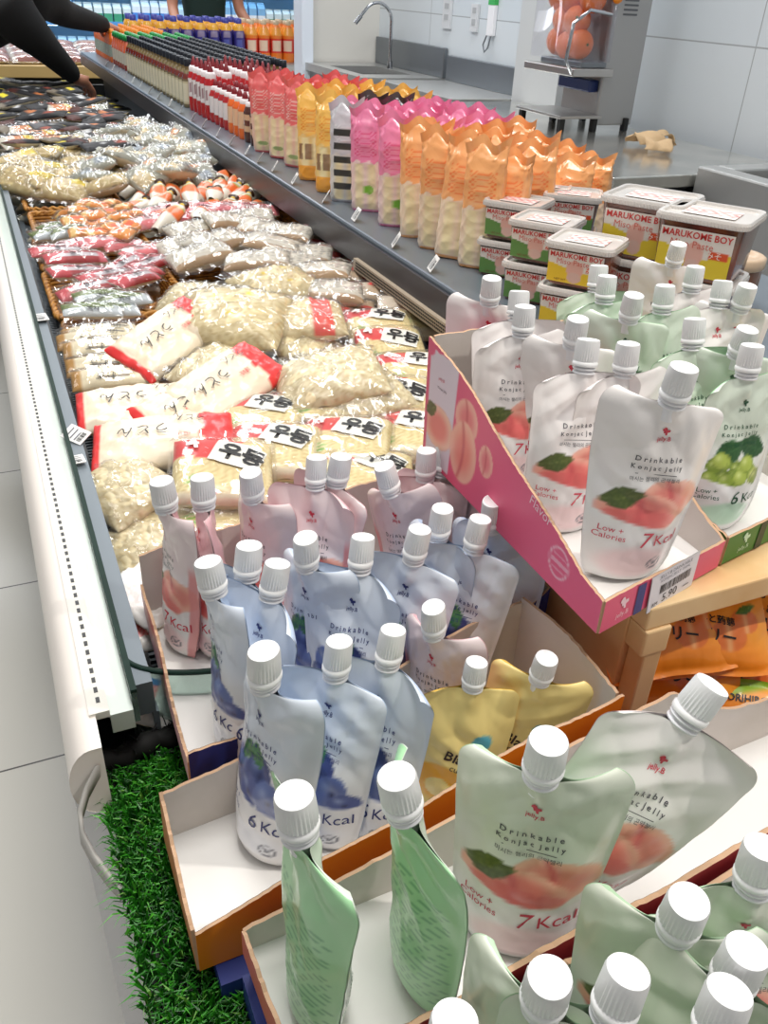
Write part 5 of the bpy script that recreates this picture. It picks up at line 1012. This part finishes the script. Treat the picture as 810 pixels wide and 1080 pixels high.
b = MB(); b.box((1.9, .95, 0), (2.36, 1.95, .3)); o = b.build('trough_base', M_steel_d, t, smooth=False); o.location = -t.location
# wall fittings
for nm, px, py, w, h_, t in (('wall_socket', 473, 14, .09, .14, 'grey wall socket, leftmost of the three wall fittings'), ('wall_socket', 502, 19, .07, .12, 'white wall socket in the middle of the three wall fittings')):
    p = atx(px, py, 2.399); o = MB(); o.box((-.012, -w / 2, -h_ / 2), (0, w / 2, h_ / 2), 0, (.84, .85, .86)); 
    for zz in (-.03, .02): o.box((-.014, -w * .25, zz), (-.012, w * .25, zz + .025), 0, (.70, .71, .72))
    o = o.build(nm, M_ink, smooth=False); o.location = p; tag(o, t, 'socket', 'wall sockets')
p = atx(521, 18, 2.399); ds = empty('wall_switch', p, 0, 'white wall switch with green top and looped grey hook', 'switch'); b = MB(); b.box((-.02, -.03, -.08), (0, .03, .05)); bevel(b.build('switch_box', M_white, ds, smooth=False), .003); b = MB(); b.box((-.021, -.03, .05), (0, .03, .09)); b.build('green_panel', mat('green_panel', (.25, .70, .35), .4), ds, smooth=False)
b = MB(); b.tube([(-.02, .02, -.08), (-.03, .03, -.12), (-.03, .01, -.15), (-.03, -.02, -.13), (-.02, -.02, -.08)], .004, 8); b.build('hook', M_steel_d, ds)
# white column beside the juicer
c_ = aty(548, 60, 3.75); f = MB(); f.box((2.30, 3.36, ZK - .9), (2.4, 3.715, 3.0)); struct('trim_2', f, mat('column_grey', (.80, .81, .81), .35), smooth=False)
# juicer
J = empty('orange_juicer', (2.02, 2.88, ZK), 0, 'steel orange juicing machine with whole oranges behind a clear cover on the counter', 'juicer')
m_js = mat('juicer_steel', (.72, .71, .70), .3, .9, bump=.1, bscale=10, bkind='brushed')
def JB(name, lo, hi, m, bv=.006, lab_=None):
    b = MB(); b.box(lo, hi); o = b.build(name, m, J, smooth=False); bevel(o, bv)
    if lab_: o['label'] = lab_
    return o
JB('body', (.06, -.11, .05), (.20, .12, .95), m_js); JB('side_panel', (.05, -.13, .02), (.21, -.11, 1.0), mat('juicer_grey', (.66, .66, .66), .4, .5))
JB('collection_shelf', (-.10, -.16, .18), (.07, .16, .205), m_js, .003); JB('chute', (-.05, -.13, .205), (.06, .13, .225), M_steel_d, .004); JB('control_panel', (.02, -.10, .125), (.062, .10, .165), mat('panel_blue', (.16, .22, .42), .3))
JB('juice_tray', (-.12, -.15, .045), (.06, .15, .055), m_js, .002)
for sx in (-.11, .03, .17):
    for sy in (-.13, .13): JB('foot', (sx, sy - .012, 0), (sx + .02, sy + .012, .045), M_black, .003)
b = MB(); b.tube([(-.10, -.15, .19), (-.13, -.15, .23), (-.12, -.15, .34), (-.06, -.15, .38), (.03, -.15, .37)], .006, 8); b.build('tap_handle', m_chr, J)
b = MB(); b.lathe([(.0, .0), (.018, 0), (.02, .006), (.016, .016), (0, .018)], 16, M=Matrix.Translation((.05, -.135, .42)) @ Matrix.Rotation(math.pi / 2, 4, 'X')); b.build('knob', mat('knob_orange', (.95, .55, .10), .4), J)
b = MB(); b.box((-.09, -.14, .225), (-.087, .14, .90)); b.box((-.087, -.14, .225), (.06, -.137, .90)); b.build('clear_cover', film_mat('clear_cover', (.97, .97, .98), .06, .03, 3, .0, .01), J)
b = MB(); g = lambda u, v: np.stack([u * 0 + .05 + u, np.full(np.shape(u), -.1615), v], -1)
b = MB(); f1 = lambda u, v: np.stack([.18 + np.asarray(u), np.full(np.shape(u), -.132), .46 + np.asarray(v)], -1); polyfan(b, [(-.12, -.02), (.0, -.02), (.0, .02), (-.12, .02)], f1, 0, (.66, .82, .62)); 
for k in range(4): polyfan(b, [(-.09, -.05 - k * .014), (-.03, -.05 - k * .014), (-.03, -.044 - k * .014), (-.09, -.044 - k * .014)], f1, 0, (.35, .36, .38))
b.build('label_sticker', M_ink, J, smooth=False)
b = MB(); n = 20
def make_orange(): 
    b = MB(); P = []
    for i in range(15):
        th = math.pi * i / 14; P.append([(.038 * math.sin(th) * math.cos(a) , .038 * math.sin(th) * math.sin(a), .036 * math.cos(th)) for a in np.arange(20) * math.pi / 10])
    b.grid(np.array(P), closed_u=True, flip=True); r = empty('orange'); b.build('peel', mat('orange_peel', (.93, .45, .12), .45, bump=.2, bscale=140), r); b = MB(); b.lathe([(0, .036), (.004, .0365), (.004, .038), (0, .038)], 8); b.build('stem_scar', mat('stem_brown', (.35, .40, .15), .7), r); return r
og = make_orange()
for i, (y, z) in enumerate(((-.09, .36), (.0, .352), (.09, .36), (-.05, .43), (.045, .43), (-.095, .50), (.0, .50), (.092, .50), (-.05, .57), (.045, .57), (-.09, .64), (.0, .64), (.09, .64), (-.045, .71), (.045, .71))):
    place(og, (2.02 - .035 + .012 * (i % 3), 2.88 + y * .92, ZK + z - .085), (rnd.uniform(0, 3), rnd.uniform(0, 3), 0), 'whole orange behind the juicer cover, %s counting upwards from the bottom' % ORD[i], 'orange', 'oranges in the juicer', 1.25)
# crumpled kraft paper and white lump
for px, py, s_, t in ((680, 152, 1, 'left piece'), (697, 148, .8, 'upper right piece'), (695, 158, .85, 'lower right piece')):
    b = MB(); P = []
    for j in range(10):
        P.append([((.045 * s_) * (math.cos(a * .55) * (1 + .1 * math.sin(j * 1.7 + px))), -.05 * s_ + .011 * j * s_ + .006 * math.sin(a * 2), .030 * s_ * (1 + .3 * math.sin(a * 1.5 + j * .8 + px)) * math.sin(a * .55) + .010) for a in np.linspace(0, 5.5, 22)])
    b.grid(np.array(P)); o = b.build('crumpled_paper', mat('kraft_paper', (.82, .70, .54), .8)); o.modifiers.new('s', 'SOLIDIFY').thickness = .001
    o.location = atz(px, py, ZK + .01) - Vector((0, 0, .008)); o.rotation_euler = (0, 0, px); tag(o, 'tan crumpled paper on the steel counter by the wall, ' + t, 'paper', 'tan paper scraps')

# ------------------------------------------------------------------ far end
jc = empty('juice_stand', (1.5, 6.1, 0), 0, 'rounded steel stand carrying rows of purple and orange juice bottles', 'stand')
ja = aty(150, 62, 5.95); 
b = MB(); JZ = .86; pr = [(5.95, .50), (5.93, .70), (5.935, .82), (5.95, .85), (5.98, JZ), (6.6, JZ)]; b.grid(np.array([[(x, y, z) for (y, z) in pr] for x in (.95, 2.35)]), flip=False); o = b.build('steel_front', M_steel, jc); o.location = -jc.location
boxobj('base', (.97, 6.0, 0), (2.33, 6.58, .85), mat('stand_white', (.82, .82, .80), .5), jc)
jp = bottle('juice_bottle', [(.034, 0), (.036, .01), (.036, .15), (.028, .19), (.016, .21)], ((.22, .20, .50), [(.04, .12, 220, 270, (.33, .36, .66)), (.17, .215, 0, 360, (.93, .68, .20)), (.13, .165, 230, 300, (.55, .50, .62)), (.0, .015, 0, 360, (.15, .14, .35))]), [(.017, .205), (.018, .21), (.018, .235), (0, .236)], (.25, .27, .62))
jo = bottle('juice_bottle', [(.036, 0), (.039, .01), (.037, .07), (.039, .15), (.026, .19), (.016, .21)], ((.93, .50, .16), [(.05, .13, 0, 360, (.86, .22, .16)), (.06, .12, 215, 290, (.93, .82, .72)), (.15, .19, 0, 360, (.93, .62, .22))]), [(.017, .205), (.018, .21), (.018, .230), (0, .231)], (.80, .72, .60))
for r_ in range(4):
    x = 1.0; jn = -1
    while x < 2.32:
        jn += 1
        pr_ = jp if x < 1.69 else jo
        place(pr_, (x + (r_ % 2) * .012, 6.03 + .085 * r_, JZ + .0005), (0, 0, rnd.uniform(-.3, .3)), ('purple juice bottle with yellow shoulder' if pr_ is jp else 'orange juice bottle with red label') + ' on the stand, %s row, %s from left' % (ORD[r_], ORD[jn]), 'bottle', 'purple juice bottles' if pr_ is jp else 'orange juice bottles', 1.02); x += .082
# meat ledge behind the freezer
lg = empty('wooden_ledge', (.2, 5.7, 0), 0, 'low pale wooden ledge with packed meats behind the freezer end', 'ledge'); boxobj('ledge_board', (-1.2, 5.55, .80), (.88, 6.4, .86), mat('ledge_wood', (.78, .66, .42), .5), lg); boxobj('ledge_base', (-1.15, 5.62, 0), (.85, 6.35, .80), mat('ledge_dark', (.16, .17, .14), .6), lg)
mt = [make_pack('meat_pack', .20, .13, .05, flatc((.62, .34, .28), [(-60, 60, -20, 20, (.80, .66, .58)), (-100, -70, -80, 80, (.86, .82, .78))], k), seed=103 + k, n=16) for k in (0, 1)]
for i in range(40): place(mt[i % 2], (-1.05 + (i % 10) * .2, 5.68 + (i // 10) * .17, .861 + (i // 10) * .012), (.15, 0, rnd.uniform(-.2, .2)), 'wrapped meat pack on the far wooden ledge, %s row, %s from the left' % (ORD[i // 10], ORD[i % 10]), 'meat pack', 'meat packs on the ledge')
# open wall chiller
ch = empty('wall_chiller', (1, 9.3, 0), 0, 'long brightly lit open chiller with blue-white shelves across the far end', 'chiller')
m_chw = mat('chiller_white', (.86, .92, .97), .4); m_led = mat('led_strip', (.80, .92, 1), .4, emit=6)
boxobj('back_panel', (-2.5, 9.75, 0), (4.2, 9.8, 2.3), mat('chiller_back', (.62, .80, .92), .4), ch, 0); boxobj('base', (-2.5, 9.0, 0), (4.2, 9.75, .45), m_chw, ch, 0)
for z in (.62, .90, 1.18, 1.46): boxobj('shelf', (-2.5, 9.12, z), (4.2, 9.74, z + .02), m_chw, ch, 0); boxobj('price_rail', (-2.5, 9.10, z - .01), (4.2, 9.12, z + .03), mat('rail_blue', (.35, .60, .85), .4), ch, 0); boxobj('led_strip', (-2.5, 9.14, z - .016), (4.2, 9.16, z - .004), m_led, ch, 0)
boxobj('canopy', (-2.5, 9.0, 1.9), (4.2, 9.8, 2.3), m_chw, ch, 0)
ct = []
for k, (c1, c2, hh) in enumerate((((.90, .94, .97), (.30, .55, .85), .17), ((.75, .88, .95), (.92, .95, .97), .15), ((.55, .75, .90), (.95, .95, .95), .19), ((.85, .90, .90), (.25, .60, .45), .14))):
    r = empty('drink_carton'); b = MB(); s_ = .035; b.box((-s_, -s_, 0), (s_, s_, hh * .5), 0, c2); b.box((-s_, -s_, hh * .5), (s_, s_, hh * .8), 0, c1); b.add([(-s_, -s_, hh * .8), (s_, -s_, hh * .8), (s_, s_, hh * .8), (-s_, s_, hh * .8), (-s_, 0, hh), (s_, 0, hh)], [(0, 1, 5, 4), (2, 3, 4, 5), (0, 4, 3), (1, 2, 5)], 0, c1); b.build('carton_body', M_paper, r, smooth=False); b = MB(); b.box((-s_, -.002, hh), (s_, .002, hh + .012), 0, c1); b.build('top_seam', M_paper, r, smooth=False); ct.append(r)
i = 0
for z in (.64, .92, 1.20):
    x = .2
    while x < 3.9: i += 1; place(ct[int(x * 2.3 + z * 5) % 4], (x, 9.2, z + .0005), (0, 0, rnd.uniform(-.1, .1)), 'drink carton in the far chiller, %s shelf up, %s from the left' % (ORD[round((z - .64) / .28)], ORD[round((x - .2) / .085)]), 'drink carton', 'drink cartons in the far chiller'); x += .085

# ------------------------------------------------------------------ people
def skin(name, pts, edges, m, parent, sub=2, root=0):
    me = bpy.data.meshes.new(name); me.from_pydata([tuple(p[0]) for p in pts], edges, []); o = bpy.data.objects.new(name, me); C.objects.link(o); me.materials.append(m)
    md = o.modifiers.new('skin', 'SKIN'); md.use_smooth_shade = True
    for i, p in enumerate(pts): r_ = p[1]; me.skin_vertices[0].data[i].radius = (r_, r_) if not hasattr(r_, '__len__') else r_
    me.skin_vertices[0].data[root].use_root = True
    s = o.modifiers.new('sub', 'SUBSURF'); s.levels = sub; s.render_levels = sub; o.parent = parent
    if parent is not None: o.location = -parent.location
    return o
m_skin = mat('skin_tone', (.72, .50, .40), .5, sub=.1)
def hand(wrist, d, up, parent, m=m_skin):
    """palm and five bent fingers growing from the wrist along d; up is the back of the hand"""
    d = Vector(d).normalized(); up = Vector(up); up = (up - d * up.dot(d)).normalized(); sd = d.cross(up); w = Vector(wrist)
    pts = [(w, .026), (w + d * .035, (.034, .022)), (w + d * .075, (.034, .018))]; ed = [(0, 1), (1, 2)]
    for k, (o_, L_) in enumerate(((-.028, .062), (-.009, .074), (.010, .070), (.028, .055))):
        b0 = w + d * .085 + sd * o_; n0 = len(pts); pts += [(b0, .0095), (b0 + d * L_ * .45 - up * .008, .009), (b0 + d * L_ * .75 - up * .024, .0085), (b0 + d * L_ * .9 - up * .042, .007)]; ed += [(2, n0), (n0, n0 + 1), (n0 + 1, n0 + 2), (n0 + 2, n0 + 3)]
    n0 = len(pts); pts += [(w + d * .035 - sd * .038 - up * .006, .012), (w + d * .065 - sd * .052 - up * .018, .010), (w + d * .09 - sd * .050 - up * .03, .008)]; ed += [(1, n0), (n0, n0 + 1), (n0 + 1, n0 + 2)]
    return skin('hand', pts, ed, m, parent)
def head(center, fwd, parent, hair):
    c = Vector(center); f = Vector(fwd).normalized(); s = f.cross(Vector((0, 0, 1))).normalized(); u = s.cross(f); Mx = Matrix([[s.x, f.x, u.x, c.x], [s.y, f.y, u.y, c.y], [s.z, f.z, u.z, c.z], [0, 0, 0, 1]])
    b = MB(); P = []
    for i in range(25):
        th = math.pi * i / 24; row = []
        for j in range(32):
            a = j * math.pi / 16; x = math.sin(th) * math.cos(a); y = math.sin(th) * math.sin(a); z = math.cos(th); k = 1 - .22 * max(0, -z) * (1 - max(0, y) * .4)
            yy = y * .098; yy += .016 * math.exp(-((x / .14) ** 2 + ((z + .12) / .16) ** 2)) * (y > 0) + .006 * math.exp(-((x / .3) ** 2 + ((z + .48) / .09) ** 2)) * (y > 0) - .010 * (math.exp(-(((abs(x) - .38) / .16) ** 2 + ((z - .05) / .12) ** 2))) * (y > 0); row.append((x * .076 * k, yy * (k + .05), z * .118))
        P.append(row)
    P = np.array(P); sh_ = P.shape; Q = np.array([list(Mx @ Vector(p)) for p in P.reshape(-1, 3)]).reshape(sh_); b.grid(Q, closed_u=True, flip=True); h = b.build('head', m_skin, parent); h.location = -parent.location
    e = MB()
    for sx in (-.029, .029): e.lathe([(0, -.011), (.008, -.007), (.011, 0), (.008, .007), (0, .011)], 12, M=Mx @ Matrix.Translation((sx, .082, .006)))
    o = e.build('eyes', mat('eye', (.12, .09, .08), .2), h)
    e = MB(); e.tube([Mx @ Vector((x, .094 - abs(x) * .3, -.056)) for x in (-.024, -.012, 0, .012, .024)], .0045, 6); e.build('mouth', mat('lips', (.60, .30, .28), .5), h)
    e = MB()
    for sx in (-1, 1): e.lathe([(0, -.03), (.012, -.02), (.016, 0), (.014, .02), (0, .03)], 10, M=Mx @ Matrix.Translation((sx * .076, -.005, -.005)))
    e.build('ears', m_skin, h); e = MB(); R2 = []
    for i in range(16):
        th = math.pi * .62 * i / 15; R2.append([list(Mx @ Vector((math.sin(th) * math.cos(a) * .086, -.012 + math.sin(th) * math.sin(a) * (.104 if math.sin(a) < 0 else .098 - .03 * max(0, th - .9)), .012 + math.cos(th) * .122 + (.05 * max(0, th - 1) * max(0, math.sin(a)))))) for a in np.arange(24) * math.pi / 12])
    e.grid(np.array(R2), closed_u=True, flip=True); e.build('hair', hair, h); return h
m_blk = mat('black_cloth', (.045, .045, .05), .85, bump=.4, bscale=25); m_hair = mat('black_hair', (.04, .035, .03), .5); m_grn = mat('dark_green_cloth', (.07, .18, .16), .8); m_tr = mat('dark_trousers', (.10, .11, .14), .85)
P1 = empty('person', (-.36, 4.1, 0), 0, 'person in a black long-sleeved top leaning over the freezer reaching with both arms', 'person')
sA, eA, wA = aty(38, -12, 4.05), aty(66, 14, 4.3), aty(112, 27, 4.62); sB, eB, wB = aty(12, 14, 3.75), aty(48, 50, 3.85), aty(80, 82, 4.0)
ch_ = (sA + sB) / 2 + Vector((-.10, 0, -.02)); pv_ = Vector((-.34, 4.0, .96)); wst = (ch_ + pv_) / 2 + Vector((0, 0, .03)); nk = ch_ + Vector((.05, .04, .20))
tp_ = [(pv_, (.17, .14)), (wst, (.185, .15)), (ch_, (.20, .16)), (nk, .065), (sA, .10), (eA, .058), (wA, .036), (sB, .10), (eB, .058), (wB, .036)]
skin('black_top', tp_, [(0, 1), (1, 2), (2, 3), (2, 4), (4, 5), (5, 6), (2, 7), (7, 8), (8, 9)], m_blk, P1)
skin('legs', [(pv_ + Vector((0, 0, -.04)), (.15, .13)), (pv_ + Vector((-.02, -.10, -.12)), .10), (Vector((-.34, 3.90, .50)), .065), (Vector((-.36, 3.88, .09)), .045), (pv_ + Vector((-.02, .10, -.12)), .10), (Vector((-.34, 4.14, .50)), .065), (Vector((-.36, 4.16, .09)), .045)], [(0, 1), (1, 2), (2, 3), (0, 4), (4, 5), (5, 6)], m_tr, P1)
for y in (3.88, 4.16): skin('shoe', [(Vector((-.38, y, .05)), .045), (Vector((-.28, y, .04)), .04), (Vector((-.20, y, .035)), .03)], [(0, 1), (1, 2)], M_black, P1)
hand(wA - (wA - eA).normalized() * .01, wA - eA + Vector((0, .0, -.05)), (0, 0, 1), P1); hand(wB - (wB - eB).normalized() * .01, wB - eB + Vector((.05, .05, 0)), (.5, 0, .8), P1)
skin('neck', [(nk - Vector((.0, 0, .04)), .055), (nk + Vector((.04, .02, .07)), .052)], [(0, 1)], m_skin, P1); head(nk + Vector((.07, .04, .17)), (.7, .45, -.45), P1, m_hair)
P2 = empty('person', (1.45, 6.95, 0), 0, 'person in a dark green top standing behind the purple juice bottles', 'person')
cx = aty(215, 0, 6.95).x; K = lambda x, y, z: Vector((cx + x, 6.95 + y, z))
skin('green_top', [(K(0, 0, .92), (.17, .11)), (K(0, 0, 1.12), (.155, .10)), (K(0, 0, 1.36), (.17, .11)), (K(0, 0, 1.5), .06), (K(-.19, 0, 1.42), .065), (K(-.22, -.02, 1.28), .058), (K(.19, 0, 1.42), .065), (K(.22, -.02, 1.28), .058)], [(0, 1), (1, 2), (2, 3), (2, 4), (4, 5), (2, 6), (6, 7)], m_grn, P2)
for s_ in (-1, 1):
    skin('forearm', [(K(.22 * s_, -.02, 1.30), .046), (K(.24 * s_, -.06, 1.12), .040), (K(.30 * s_ if s_ > 0 else -.24, -.22, .99), .030)], [(0, 1), (1, 2)], m_skin, P2); hand(K(.30 * s_ if s_ > 0 else -.24, -.22, .99), (.1 * s_, -.6, -.15), (0, 0, 1), P2)
    skin('leg', [(K(.09 * s_, 0, .90), .10), (K(.09 * s_, 0, .50), .065), (K(.09 * s_, 0, .08), .045)], [(0, 1), (1, 2)], m_tr, P2); skin('shoe', [(K(.09 * s_, .02, .05), .045), (K(.09 * s_, -.1, .035), .035)], [(0, 1)], M_black, P2)
skin('neck', [(K(0, 0, 1.46), .055), (K(0, -.01, 1.56), .05)], [(0, 1)], m_skin, P2); head(K(0, -.03, 1.66), (0, -1, -.2), P2, m_hair)
